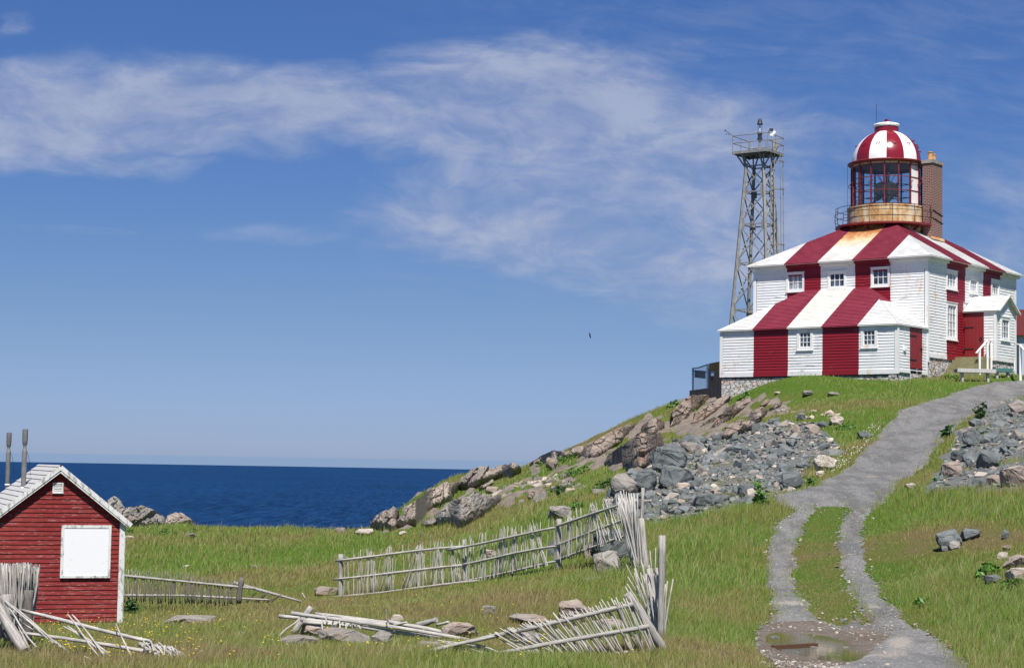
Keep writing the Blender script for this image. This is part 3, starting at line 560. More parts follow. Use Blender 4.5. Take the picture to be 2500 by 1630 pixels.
SW = [(2.0, 3.23, 3.39, 4.34, 3, 2, m_curt), (4.62, 5.65, 3.40, 4.26, 3, 2, m_curt), (7.2, 8.26, 3.45, 4.34, 3, 2, m_curt), (2.02, 3.22, .92, 2.75, 3, 4, m_curt)]
# front wall
def wallpart(name, O, a, n, polys, holes, parent=LH, pitch=.137, frieze=None, B=None, corners=(), skirt=None):
    for h in holes: polys = minus(polys, (h[0]+.09, h[1]-.09, h[2]+.09, h[3]-.09))
    mb = MB(); lap(mb, O, a, Z, n, polys, pitch, .022); return mb.build(name, [m_white, m_red], parent)
fr = stripes(rect(0.16, 9.46, -.9, 4.2), UB)
wallpart('wall', LP(0, 0), LU, nF, fr, FW)
sd = stripes(rect(0.16, 10.13, .13, 4.2), VB)
sd = minus(sd, (3.96, 6.3, -1, 2.9))
wallpart('wall', LP(0, 0), LV, nS, sd, SW)
mb = MB()                                # hidden rear walls, flat
for p, q in (((9.62, 0), (9.62, 10.29)), ((9.62, 10.29), (0, 10.29))): mb.poly([LP(*p, -1.5), LP(*q, -1.5), LP(*q, 4.8), LP(*p, 4.8)])
mb.poly([LP(.16, 3.9, -.9), LP(.02, 6.35, -.9), LP(.02, 6.35, 3), LP(.02, 3.9, 3)])
mb.build('wall', m_white, LH)
# friezes, skirts, corner boards (striped where they cross the stripes)
def band(O, a, n, B, lo, hi, z0, z1, t, name):
    mb = MB(); s = stripes(rect(lo, hi, z0, z1), B)
    for p, m in s:
        x0, x1 = min(q[0] for q in p), max(q[0] for q in p); mb.box(O+a*(x0+x1)/2+Z*(z0+z1)/2+n*(t/2), (a, Z, n), ((x1-x0)/2, (z1-z0)/2, t/2), m)
    return mb.build(name, [m_white, m_red], LH)
band(LP(0, 0), LU, nF, UB, -.03, 9.65, 4.2, 4.62, .035, 'frieze'); band(LP(0, 0), LV, nS, VB, -.033, 10.33, 4.203, 4.622, .037, 'frieze')
band(LP(0, 0), LU, nF, UB, -.14, 9.76, 4.62, 4.76, .17, 'cornice'); band(LP(0, 0), LV, nS, VB, -.168, 10.46, 4.622, 4.763, .173, 'cornice')
band(LP(0, 0), LV, nS, VB, .163, 3.93, -.06, .135, .03, 'skirt_board')
def cboard(a, b, z0, z1, w=.16, parent=LH, m=None):
    mb = MB(); mb.box(LP(a, b, (z0+z1)/2), (LU, LV, Z), (w/2, w/2, (z1-z0)/2)); return mb.build('corner_board', m or m_trim, parent)
cboard(.045, .045, -.3, 4.2); cboard(9.58, .045, 1., 4.2); cboard(.045, 10.25, -1., 4.2)
for w in FW: window(LH, LP(0, 0), LU, nF, (w[0], w[1], w[2], w[3]), 3, 2, w[4])
for w in SW: window(LH, LP(0, 0), LV, nS, w[:4], w[4], w[5], w[6], cas=.14)
# roof: four slopes up to the curb
def hiproof(a0, a1, b0, b1, top, B1, B2, parent, apexz=None):
    pass
UE0, UE1, VE0, VE1 = -OV, 9.62+OV, -OV, 10.29+OV; HZ = (UE1-UE0)/2
mb = MB(); sl_ = math.hypot(1, SL); T = 4.25
fs = [(UE0, 0), (UE1, 0), (UE1-T, T*sl_), (UE0+T, T*sl_)]
nf = np.cross(LU, (LV+SL*Z)); nf /= np.linalg.norm(nf); nf = nf if nf[2] > 0 else -nf
def sm3(polys): return [(p, {0: 0, 1: 1}[m]) for p, m in polys]
st = stripes(fs, UB); st = [(p, 2 if i == 2 else m) for i, (p, m) in enumerate(st)]
lap(mb, LP(0, VE0, EV), LU, (LV+SL*Z)/sl_, nf, st, .145, .02)
ns_ = np.cross(LV, (LU+SL*Z)); ns_ /= np.linalg.norm(ns_); ns_ = ns_ if ns_[2] > 0 else -ns_
ss_ = [(VE0, 0), (VE1, 0), (VE1-T, T*sl_), (VE0+T, T*sl_)]
lap(mb, LP(UE0, 0, EV), LV, (LU+SL*Z)/sl_, ns_, stripes(ss_, VB), .145, .02)
e = .0
mb.poly([LP(UE1, VE0, EV), LP(UE1, VE1, EV), LP(UE1-T, VE1-T, EV+SL*T), LP(UE1-T, VE0+T, EV+SL*T)], 0)
mb.poly([LP(UE0, VE1, EV), LP(UE1, VE1, EV), LP(UE1-T, VE1-T, EV+SL*T), LP(UE0+T, VE1-T, EV+SL*T)], 0)
mb.poly([LP(UE0, VE0, EV-.04), LP(UE1, VE0, EV-.04), LP(UE1, VE1, EV-.04), LP(UE0, VE1, EV-.04)], 0)
# fascia edge under the eaves in the stripe colours
for O, a, n, B, lo, hi in ((LP(0, VE0), LU, nF, UB, UE0, UE1), (LP(UE0, 0), LV, nS, VB, VE0, VE1)):
    for p, m in stripes(rect(lo, hi, EV-.045, EV+.01), B):
        x0, x1 = min(q[0] for q in p), max(q[0] for q in p); mb.poly([O+a*x0+Z*(EV-.045), O+a*x1+Z*(EV-.045), O+a*x1+Z*(EV+.012), O+a*x0+Z*(EV+.012)], m)
mb.build('roof', [m_rw, m_rr, m_rwr], LH)
mb = MB()
mb.tube([LP(UE0, VE0, EV+.015), LP(UE0+T, VE0+T, EV+SL*T+.015)], .028, 6); mb.build('hip_ridge', m_rw, LH) if False else None
# wing
WV = -3.13; WB = [0, 1.99, 3.93, 5.81, 7.74, 9.64]
WW = [(4.44, 5.32, .21, 1.21, 3, 3, m_glass), (1.02, 1.89, .22, 1.19, 3, 3, m_glass)]
wf = stripes(rect(.14, 9.5, -.80, 1.3), WB); wallpart('wall', LP(0, WV), LU, nF, wf, WW)
mb = MB(); s = stripes(rect(-.02, 9.66, -1.02, -.80), WB)
for p, m in s:
    x0, x1 = min(q[0] for q in p), max(q[0] for q in p); mb.box(LP((x0+x1)/2, WV-.015, -.91), (LU, Z, LV), ((x1-x0)/2, .11, .03), m)
mb.build('skirt_board', [m_white, m_red], LH)
mb = MB(); mb.box(LP(4.82, WV+.01, -1.055), (LU, Z, LV), (4.83, .035, .02)); mb.build('sill_beam', m_dark, LH)
sw = minus([(rect(WV+.12, -.10, -.80, 1.3), 0)], (-1.86, -.57, -.72, 1.3)); mb = MB(); lap(mb, LP(.012, 0), LV, Z, nS, sw, .137, .022); mb.build('wall', [m_white], LH)
mb = MB()
for a0, a1 in ((WV-.0, -1.86), (-.57, -.03)): mb.box(LP(0, (a0+a1)/2, -.86), (LV, Z, LU), ((a1-a0)/2, .075, .03))
mb.poly([LP(9.62, WV, -1), LP(9.62, 0, -1), LP(9.62, 0, 1.3), LP(9.62, WV, 1.3)]); mb.build('skirt_board', m_white, LH)
cboard(.04, WV+.04, -1.0, 1.28); cboard(9.6, WV+.04, -1.0, 1.28); cboard(.03, -.06, -.9, 1.28, .1)
dr = door(LH, LP(.03, 0), LV, nS, (-1.84, -.6, -.66, 1.24), m_redplain, 5)
mb = MB(); mb.box(LP(-.04, -2.52, .22), (LV, Z, LU), (.05, .13, .05)); mb.box(LP(-.08, -2.44, .26), (LV, Z, LU), (.05, .05, .06)); mb.build('wall_fitting', m_trim, LH)
for w in WW: window(LH, LP(0, WV), LU, nF, w[:4], w[4], w[5], w[6], cas=.14)
# wing roof: slope against the main wall, hipped both ends
WZ = 1.30; WS = (3.43-WZ)/(3.13+.15); VE = WV-.15; k_ = math.hypot(1, WS); D_ = 3.28
mb = MB(); nw = np.cross(LU, LV+WS*Z); nw /= np.linalg.norm(nw); nw = nw if nw[2] > 0 else -nw
tw = [(-.1, 0), (9.79, 0), (9.79-D_*.93, D_*k_), (-.1+D_*.96, D_*k_)]
lap(mb, LP(0, VE, WZ), LU, (LV+WS*Z)/k_, nw, [(p, 2 if i == 2 else m) for i, (p, m) in enumerate(stripes(tw, WB))], .145, .02)
es = (3.43-WZ)/(D_*.96); ke = math.hypot(1, es); ne = np.cross(LV, LU+es*Z); ne /= np.linalg.norm(ne); ne = ne if ne[2] > 0 else -ne
# end slope triangle: polygon in (v, slope distance); red where it meets the red stripe region near its top
tri = [(VE, 0), (-.0, 0), (-.0, D_*.96*ke)]
lapp = [(clip(tri, 1, 1.99*ke, False), 0), (clip(tri, 1, 1.99*ke, True), 1)]
lap(mb, LP(-.1, 0, WZ), LV, (LU+es*Z)/ke, ne, lapp, .145, .02)
mb.poly([LP(9.79, VE, WZ), LP(9.79, 0, WZ), LP(9.79-D_*.93, 0, 3.43)], 0); mb.poly([LP(-.1, VE, WZ-.03), LP(9.79, VE, WZ-.03), LP(9.79, 0, WZ-.03), LP(-.1, 0, WZ-.03)], 0)
for p, m in stripes(rect(-.1, 9.79, WZ-.05, WZ+.01), WB):
    x0, x1 = min(q[0] for q in p), max(q[0] for q in p); mb.poly([LP(x0, VE, WZ-.05), LP(x1, VE, WZ-.05), LP(x1, VE, WZ+.012), LP(x0, VE, WZ+.012)], m)
mb.poly([LP(-.1, VE, WZ-.05), LP(-.1, 0, WZ-.05), LP(-.1, 0, WZ+.012), LP(-.1, VE, WZ+.012)], 0)
mb.build('wing_roof', [m_rw, m_rr, m_rwc], LH)
# foundations
mb = MB()
mb.box(LP(4.82, WV+.25, -2.4), (LU, LV, Z), (4.78, .22, 1.33)); mb.box(LP(.25, -1.6, -2.0), (LU, LV, Z), (.20, 1.55, 1.1))
mb.box(LP(.27, 2., -1.3), (LU, LV, Z), (.24, 2.0, 1.24)); mb.box(LP(9.4, 3, -2.2), (LU, LV, Z), (.2, 6, 1.3)); mb.box(LP(.27, 8.2, -1.3), (LU, LV, Z), (.24, 2.1, 1.25))
mb.box(LP(-.8, 5.12, -.75), (LU, LV, Z), (.88, 1.12, .74))
mb.build('foundation', m_stone, LH)
# porch
PO = LP(-1.73, 0); pf = [(3.96, .13), (6.28, .13), (6.28, 2.38), (5.12, 3.13), (3.96, 2.38)]
pw = (4.46, 5.54, .98, 2.14); pol = minus([(inter(pf, 4.10, 6.14), 0)], (pw[0]+.1, pw[1]-.1, pw[2]+.1, pw[3]-.1))
mb = MB(); lap(mb, PO, LV, Z, nS, pol, .137, .022); mb.poly([LP(-1.70, 3.96, -.02), LP(-1.70, 6.28, -.02), LP(-1.70, 6.28, .13), LP(-1.70, 3.96, .13)])
dl = minus([(rect(-1.60, -1.09, .13, 2.4), 0)], (5, 6, 0, 1)); lap(mb, LP(0, 3.96), LU, Z, nF, dl, .137, .02)
mb.poly([LP(0, 6.28, -.1), LP(-1.73, 6.28, -.1), LP(-1.73, 6.28, 2.4), LP(0, 6.28, 2.4)]); mb.box(LP(-1.71, 5.12, .04), (LV, Z, LU), (1.17, .10, .035)); mb.box(LP(-1.40, 3.945, .05), (LU, Z, LV), (.31, .10, .03))
mb.build('porch_wall', m_white, LH)
mb = MB(); mb.box(LP(-.53, 3.97, 1.2), (LU, Z, LV), (.56, 1.18, .015)); mb.build('porch_wall', m_redplain, LH)
cboard(-1.68, 4.0, -.05, 2.4, .15); cboard(-1.68, 6.22, -.1, 2.4, .15)
window(LH, PO, LV, nS, pw, 3, 3, m_glass, cas=.13); door(LH, LP(0, 3.94), LU, nF, (-1.05, -.10, .2, 1.98), m_redplain, 5, side=1)
mb = MB(); pr = 3.24; ps = (pr-2.40)/1.27; kk = math.hypot(1, ps)
for sgn in (-1, 1):
    up = (-sgn*LV+ps*Z)/kk; nn = np.cross(LU, up); nn = nn if nn[2] > 0 else -nn; nn /= np.linalg.norm(nn)
    lap(mb, LP(0, 5.12+sgn*1.27, 2.40), LU, up, nn, [(rect(-1.95, 0, 0, 1.27*kk), 0)], .145, .02)
    lap(mb, LP(0, 5.12+sgn*1.27, 2.36), LU, up, -nn, [(rect(-1.95, 0, 0, 1.27*kk), 0)], 9, .0)
    mb.bar(LP(-1.955, 5.12+sgn*1.27, 2.37), LP(-1.955, 5.12, pr-.03), .03, 0, .07); mb.bar(LP(-1.74, 5.12+sgn*1.16, 2.33), LP(-1.74, 5.12, pr-.13), .05, 0, .12)
mb.build('porch_roof', m_rw, LH)
# stairs and handrails
mb = MB(); mb.box(LP(-.75, 3.45, -.42), (LU, LV, Z), (.75, .50, .52))
for k in range(4): mb.box(LP(-.75, 2.80-.3*k, -.5-.13*k), (LU, LV, Z), (.73-.004*k, .16, .45-.09*k-.002*k))
mb.build('stairs', m_olive, LH)
mb = MB()
for b, zt in ((2.54, .40), (3.43, .88), (3.87, .89)): mb.bar(LP(-1.5, b, -.95), LP(-1.5, b, zt), .10)
mb.bar(LP(-1.5, 2.17, .21), LP(-1.5, 3.46, .93), .09, 0, .05); mb.bar(LP(-1.5, 3.4, .93), LP(-1.5, 4.1, .93), .09, 0, .045); mb.build('handrail', m_trim, LH)
mb = MB(); pA = ray(2491, 925)*86.; pB = ray(2491, 843)*86.; pC = ray(2478, 839)*88.4; pD = ray(2530, 890)*84.5
mb.bar(pA-.25*Z, pB, .11); mb.bar(pC, pB+.02*Z, .10, 0, .05); mb.bar(pB, pD, .09, 0, .05); mb.bar(ray(2476.5, 905)*88.4, ray(2476.5, 878)*88.4, .05)
mb.build('handrail', m_trim, LH)
# chimney
cu, cv = 2.41, 5.55; mb = MB(); mb.box(LP(cu, cv, 7.9), (LU, LV, Z), (.27, .56, 2.33)); ch = mb.build('chimney', m_brick, LH)
mb = MB(); mb.box(LP(cu, cv, 10.30), (LU, LV, Z), (.33, .62, .085)); mb.build('chimney_cap', m_conc, ch)
for px_, w_, zt in ((0, .125, .47), (1, .105, .40)):
    c = LP(cu+.02, cv-.22+px_*.40, 10.38); mb = MB(); mb.lathe(c, [(w_*1.1, 0), (w_, .03), (w_*.95, zt-.06), (w_*1.18, zt-.05), (w_*1.18, zt), (w_*.75, zt), (w_*.7, zt-.2)], 20); mb.build('chimney_pot', m_clay, ch)
mb = MB()
for z_ in (7.2, 7.6): mb.tube([LP(cu-.29, cv-.58, z_+.2), LP(cu-.29, cv+.58, z_), LP(cu-.29, cv+.64, z_)], .02, 6)
mb.build('strap', m_iron, ch)
mb = MB(); mb.box(LP(cu-.30, cv, 6.36), (LU+SL*Z, LV, Z), (.08, .62, .05)); mb.build('flashing', m_rwr, ch)
# lantern
CT = LP(4.81, 5.14); lan = empty('lantern', CT+Z*7.05, None, None); lan.parent = LH; lan.location = Vector([float(c) for c in (CT+Z*7.05-np.array(parent_world(LH)))])
def CZ(z): return CT+Z*z
mb = MB(); mb.lathe(CT, [(1.95, 6.35), (1.95, 6.86), (1.86, 7.05)], 64); mb.lathe(CT, [(2.02, 6.60), (2.02, 6.66), (1.95, 6.66)], 64)
mb.build('curb', m_rustw, lan)
mb = MB()
for k in range(72):
    t = 2*math.pi*k/72; d = np.array([math.cos(t), math.sin(t), 0]); mb.bar(CT+d*1.97+Z*6.72, CT+d*1.97+Z*6.98, .05)
mb.build('louvre_ring', m_rustw, lan)
mb = MB(); mb.lathe(CT, [(1.9, 7.08), (2.62, 7.08), (2.62, 6.99), (2.55, 6.97), (1.9, 6.97)], 72)
for k in range(16):
    t = 2*math.pi*k/16+.15; d = np.array([math.cos(t), math.sin(t), 0]); mb.bar(CT+d*1.9+Z*6.72, CT+d*2.5+Z*6.96, .06, 0, .10)
gal = mb.build('gallery', m_dred, lan)
mb = MB(); a_v = math.atan2(-CT[1], -CT[0])
ang = [a_v+.118+2*math.pi*k/14 for k in range(14)]
for t in ang:
    d = np.array([math.cos(t), math.sin(t), 0]); mb.tube([CT+d*2.58+Z*7.08, CT+d*2.66+Z*7.5, CT+d*2.60+Z*8.0], .016, 5)
for r, z_ in ((2.60, 8.0), (2.65, 7.68), (2.64, 7.38)): mb.tube([CT+np.array([r*math.cos(t), r*math.sin(t), 0])+Z*z_ for t in np.linspace(0, 2*math.pi, 65)], .015, 5)
mb.build('railing', m_iron, lan)
mb = MB(); mb.lathe(CT, [(1.86, 7.05), (2.0, 7.08), (2.0, 7.98), (2.03, 7.99), (2.03, 8.05), (1.8, 8.07)], 72)
mb.lathe(CT, [(2.004, 7.50), (2.012, 7.505), (2.012, 7.515), (2.004, 7.52)], 72); mb.build('drum', m_rustw, lan)
RG = 1.79; NB = 16; a0_ = a_v-.052
mb = MB()
for k in range(NB):
    t = a0_+2*math.pi*k/NB; d = np.array([math.cos(t), math.sin(t), 0]); e_ = np.array([-d[1], d[0], 0]); mb.box(CT+d*RG+Z*9.18, (d, e_, Z), (.045, .032, 1.14))
for z_ in (8.10, 8.82, 9.52, 10.16):
    for k in range(NB):
        t0, t1 = a0_+2*math.pi*k/NB, a0_+2*math.pi*(k+1)/NB; mb.bar(CT+RG*np.array([math.cos(t0), math.sin(t0), 0])+Z*z_, CT+RG*np.array([math.cos(t1), math.sin(t1), 0])+Z*z_, .036)
for k in range(NB):
    t = a0_+2*math.pi*k/NB; d = np.array([math.cos(t), math.sin(t), 0]); e_ = np.array([-d[1], d[0], 0])
    mb.tube([CT+d*(RG+.05+.10*math.sin(s))+e_*.10*math.cos(s)+Z*(9.25+.09*math.cos(s)) for s in np.linspace(-1, 4, 10)], .018, 5)
mb.build('glazing_bars', m_dred, lan)
for k in range(NB):
    t0, t1 = a0_+2*math.pi*k/NB, a0_+2*math.pi*(k+1)/NB; p0 = CT+(RG-.01)*np.array([math.cos(t0), math.sin(t0), 0]); p1 = CT+(RG-.01)*np.array([math.cos(t1), math.sin(t1), 0])
    tm = (t0+t1)/2-a_v; tm = (tm+math.pi) % (2*math.pi)-math.pi; mb = MB(); white = .8 < tm < 1.1
    mb.poly([p0+Z*8.1, p1+Z*8.1, p1+Z*10.16, p0+Z*10.16]); mb.build('panel' if white else 'pane', m_domew if white else m_clear, lan)
mb = MB()
for k in range(NB):
    t0, t1 = a0_+2*math.pi*(k+.04)/NB, a0_+2*math.pi*(k+.96)/NB; p0 = CT+(RG+.01)*np.array([math.cos(t0), math.sin(t0), 0]); p1 = CT+(RG+.01)*np.array([math.cos(t1), math.sin(t1), 0]); mb.poly([p0+Z*10.18, p1+Z*10.18, p1+Z*10.32, p0+Z*10.32])
mb.build('header_panels', m_rustw, lan)
mb = MB(); mb.lathe(CT, [(1.84, 10.28), (1.97, 10.32), (2.0, 10.38), (1.95, 10.42), (1.74, 10.46)], 72); mb.lathe(CT, [(1.84, 10.28), (0.01, 10.28)], 36, sm=False); mb.build('cornice', m_dred, lan)
prof = [(1.76, 10.44), (1.755, 10.6), (1.735, 10.78), (1.69, 10.96), (1.62, 11.14), (1.53, 11.31), (1.42, 11.47), (1.29, 11.62), (1.15, 11.75), (.99, 11.87), (.82, 11.97), (.62, 12.05)]
NG = 12; mb = MB(); mb.lathe(CT, prof, NG*6, mfun=lambda j, k: (k//6) % 2, a0=a_v)
dome = mb.build('dome', [m_domer, m_domew], lan)
for k in range(NG):
    t = a_v+2*math.pi*(k+.5)/NG; d = np.array([math.cos(t), math.sin(t), 0]); e_ = np.array([-d[1], d[0], 0])
    for r, z_ in ((1.56, 11.31),)+(((1.72, 10.96), (1.60, 11.2), (1.40, 11.55)) if k == 2 else ()):
        c = CT+d*r+Z*z_; mb = MB(); mb.tube([c-e_*.08-d*.06, c-e_*.08+d*.06, c+d*.09-Z*.06, c+e_*.08+d*.06, c+e_*.08-d*.06], .018, 5); mb.build('dome_step', m_dred, lan)
mb = MB(); mb.lathe(CT, [(.62, 12.02), (.62, 12.32), (.60, 12.33), (0.01, 12.33)], 40); mb.lathe(CT, [(.11, 12.5), (.10, 12.62), (.15, 12.64), (.15, 12.68), (.08, 12.70), (.10, 12.76), (.01, 12.78)], 16); mb.build('ventilator', m_domer, lan)
mb = MB(); mb.lathe(CT, [(.60, 12.33), (.67, 12.36), (.69, 12.42), (.66, 12.49), (.52, 12.53), (.1, 12.54), (.01, 12.54)], 40); mb.build('ventilator_cap', m_domew, lan)
q = CT+.52*np.array([math.cos(a_v-1.57), math.sin(a_v-1.57), 0]); mb = MB(); mb.tube([q+Z*12.2, q+Z*13.6], .012, 5); mb.tube([q+Z*12.15, q+Z*12.45], .03, 6); mb.build('lightning_rod', m_iron, lan)
q = CT+2.0*np.array([math.cos(a_v-1.45), math.sin(a_v-1.45), 0]); mb = MB(); mb.tube([q+Z*10.35, q*1.0005+Z*9.5, q*1.001+Z*7.1], .008, 4); mb.build('cable', m_iron, lan)
# interior lamps
mb = MB(); mb.tube([CZ(8.0), CZ(10.2)], .05, 10)
for t in np.linspace(0, 2*math.pi, 7)[:6]:
    d = np.array([math.cos(t+.4), math.sin(t+.4), 0]); mb.tube([CT+d*1.1+Z*8.05, CT+d*.1+Z*9.2], .015, 5); mb.tube([CT+d*.75+Z*10.2, CT+d*.15+Z*9.3], .015, 5); mb.tube([CT+d*1.55+Z*8.05, CT+d*1.55+Z*10.2], .05, 6)
for r, z_ in ((1.56, 8.45), (1.56, 9.15)): mb.tube([CT+np.array([r*math.cos(t), r*math.sin(t), 0])+Z*z_ for t in np.linspace(0, 2*math.pi, 40)], .02, 5)
mb.lathe(CT, [(.35, 8.07), (.35, 8.3), (.01, 8.3)], 20); mb.build('lamp_frame', m_dark, lan)
for k, t in enumerate((-1.75, -.55, .35, 1.9, 3.1)):
    for z_, rr in ((9.05, .34),) if k % 2 else ((9.05, .36), (8.72, .26)):
        d = np.array([math.cos(a_v+t), math.sin(a_v+t), 0]); side = np.array([-d[1], d[0], 0]); mb = MB(); n_ = 24; c = CT+d*.55+Z*z_; vs = []; fs_ = []
        for j in range(7):
            ph = j/6*1.35; r_ = rr*math.sin(ph)/math.sin(1.35); dp = -.32+.34*(1-math.cos(ph))/(1-math.cos(1.35))
            for i in range(n_): vs.append(c+d*dp+side*r_*math.cos(2*math.pi*i/n_)+Z*r_*math.sin(2*math.pi*i/n_))
        for j in range(6):
            for i in range(n_): fs_.append((j*n_+i, j*n_+(i+1) % n_, (j+1)*n_+(i+1) % n_, (j+1)*n_+i))
        mb.mesh(vs, fs_, 0, True); mb.build('reflector', m_brass, lan)

# ------------------------------------------------------------ steel beacon tower behind
TC = np.array([14.964, 112., 0.]); ST = empty('beacon_tower', TC+Z*4.8, 'tall grey lattice steel beacon tower with a railed platform behind the lighthouse', 'tower')
ra = math.radians(-77.); c4 = [np.array([math.cos(ra+k*math.pi/2), math.sin(ra+k*math.pi/2), 0]) for k in range(4)]   # front, right, back, left
LV_ = [3.0, 6.6, 9.9, 12.75, 15.15, 17.15, 18.75]
def rd(z): return .82+(18.64-z)*.0945
def tp(k, z): return TC+c4[k % 4]*rd(z)+Z*z
for k in range(4):
    mb = MB(); mb.bar(tp(k, 3.), tp(k, 18.9), .16, up=c4[k]); g = mb.build('leg', m_galv, ST)
    for z_ in LV_[1:-1]:
        m2 = MB()
        for s_ in (-1, 1):
            a = tp(k, z_); b = tp(k+s_, z_); d = (b-a)/np.linalg.norm(b-a); m2.box(a+d*.16+c4[k]*.0, (d, Z, np.cross(d, Z)), (.10, .24, .012))
        m2.build('gusset_plate', m_galv, g)
for k in range(4):
    for i in range(len(LV_)-1):
        z0, z1 = LV_[i], LV_[i+1]; mb = MB(); inn = -(c4[k]+c4[(k+1) % 4])*.03
        mb.bar(tp(k, z0+.15), tp(k+1, z1-.15), .06); mb.bar(tp(k+1, z0+.15)+inn, tp(k, z1-.15)+inn, .06); mb.bar(tp(k, z1)+inn, tp(k+1, z1)+inn, .07); mb.build('bracing', m_galv, ST)
PC = TC+np.array([-.03, .06, 0]); pk = [np.array([.37, -1.60, 0]), np.array([1.60, .30, 0]), np.array([-.37, 1.60, 0]), np.array([-1.60, -.20, 0])]
def pp(k, z, s=1.): return PC+pk[k % 4]*s+Z*z
mb = MB(); mb.poly([pp(k, 19.62) for k in range(4)])
for k in range(4): mb.bar(pp(k, 19.55), pp(k+1, 19.55), .07, 0, .16); mb.bar(pp(k, 19.52, .5), pp(k+1, 19.52, .5), .07, 0, .14)
for s_ in (-.5, 0, .5): mb.bar(PC+pk[0]*s_+pk[1]*1+Z*19.5-pk[0]*s_*abs(s_)*0, PC+pk[0]*s_-pk[1]*(1-abs(s_))+Z*19.5, .06, 0, .12) if s_ == 0 else None
mb.bar(pp(0, 19.5), pp(2, 19.5), .07, 0, .14); mb.build('platform', m_galv, ST)
for k in range(4):
    mb = MB()
    for s_ in (.45, -.45):
        e_ = (pp(k, 19.5)+pp(k+(1 if s_ > 0 else -1), 19.5)*.35)/1.35; mb.bar(tp(k, 18.6), e_, .07)
    mb.bar(tp(k, 18.6), pp(k, 19.5, .55), .08); mb.build('knee_brace', m_galv, ST)
mb = MB()
for k in range(4):
    a, b = pp(k, 0), pp(k+1, 0)
    for s_ in (0, .5): p = a+(b-a)*s_; mb.tube([p+Z*19.6, p+Z*20.62], .03, 6)
    for z_ in (20.6, 20.15): mb.tube([a+Z*z_, b+Z*z_], .028, 6)
mb.build('railing', m_galv, ST)
bc = PC+np.array([.08, -.1, 0]); mb = MB(); mb.box(bc+Z*19.70, (np.array([1, .2, 0]), np.array([-.2, 1, 0]), Z), (.5, .5, .06)); mb.tube([bc+Z*19.75, bc+Z*20.45], .07, 10); mb.build('pedestal', m_galv, ST)
mb = MB(); mb.lathe(bc, [(.17, 20.42), (.17, 20.48), (.13, 20.5), (.13, 20.78), (.19, 20.8), (.19, 20.86)], 20); mb.lathe(bc, [(.19, 21.36), (.19, 21.4), (.15, 21.46), (.13, 21.6), (.07, 21.72), (.01, 21.74)], 20); mb.tube([bc+Z*20.8, bc+Z*21.45], .02, 6); bb = mb.build('beacon_light', m_dark, ST)
mb = MB(); mb.lathe(bc, [(.15, 20.86), (.16, 21.1), (.15, 21.36)], 20); mb.build('lens', m_clear, bb)
mb = MB(); mb.tube([bc+Z*20.9, bc+Z*21.3], .05, 8); mb.build('lamp', m_trim, bb)
fl = pp(0, 20.6)+np.array([.05, 0, 0]); mb = MB(); mb.tube([fl, fl+Z*.1], .03, 6); mb.box(fl+np.array([.15, 0, .16]), ((1, 0, 0), (0, 1, 0), (0, 0, 1)), (.11, .06, .08)); mb.build('floodlight', m_dark, ST)
mb = MB(); mb.box(fl+np.array([.30, -.05, -.02]), ((.8, 0, -.5), (0, 1, 0), (.5, 0, .8)), (.08, .07, .12)); mb.box(fl+np.array([.16, -.05, -.16]), ((1, 0, 0), (0, 1, 0), (0, 0, 1)), (.10, .08, .07)); mb.build('floodlight', m_domew, ST)
bx = pp(1, 20.15, .8); mb = MB(); mb.box(bx+np.array([-.2, 0, -.05]), ((1, 0, 0), (0, 1, 0), (0, 0, 1)), (.17, .12, .36)); mb.build('equipment_box', m_galv, ST)
q = pp(3, 20.6); mb = MB(); mb.tube([q, q+np.array([-.1, 0, .12]), q+np.array([-.28, 0, .22]), q+np.array([-.46, 0, .32])], .015, 5); mb.bar(q+np.array([-.50, 0, .30]), q+np.array([-.42, 0, .36]), .06)
for s_ in (-.08, .08): mb.tube([q+np.array([-.3, 0, .22]), q+np.array([-.3+s_, s_, .10])], .012, 4); mb.lathe(q+np.array([-.3+s_*1.2, s_, .06]), [(.01, 0), (.035, .02), (.035, .05)], 8)
mb.build('anemometer', m_dark, ST)
q = pp(1, 19.6); mb = MB(); mb.tube([q, q+Z*2.6], .008, 5); mb.build('antenna', m_galv, ST)
# ladder on the right with cage, conduit
la_, lb_ = TC+np.array([.66, -.7, 0]), TC+np.array([.90, -.5, 0]); mb = MB()
mb.bar(la_+Z*4.8, la_+Z*19.9, .05); mb.bar(lb_+Z*4.8, lb_+Z*19.9, .05)
for i in range(48): z_ = 5+i*.31; mb.bar(la_+Z*z_, lb_+Z*z_, .025)
mb.build('ladder', m_galv, ST)
mb = MB(); mb.bar(TC+np.array([1.25, -.2, 4.8]), TC+np.array([.76, -.2, 19.5]), .12); mb.build('conduit', mat('rusty_steel', lambda nt, b: setc(nt, b, mix(nt, noise(nt, pos(nt), 5, 5, .7).ss(.45, .6), (.34, .33, .31), (.22, .10, .05))), rough=.8), ST)
mb = MB()
for z_ in (7.2, 10.4, 13.9, 17.3, 19.0):
    w_ = 1.15+(19-z_)*.012; mb.tube([la_+Z*z_, TC+np.array([w_, -1.0, z_]), TC+np.array([w_+.3, -.7, z_]), TC+np.array([w_+.2, -.3, z_]), lb_+Z*z_], .022, 5)
for d_ in ((1.28, -.9), (1.5, -.5)): mb.tube([TC+np.array([d_[0]+.10, d_[1], 6.4]), TC+np.array([d_[0]-.1, d_[1], 19.4])], .028, 6)
mb.build('ladder_cage', m_galv, ST)

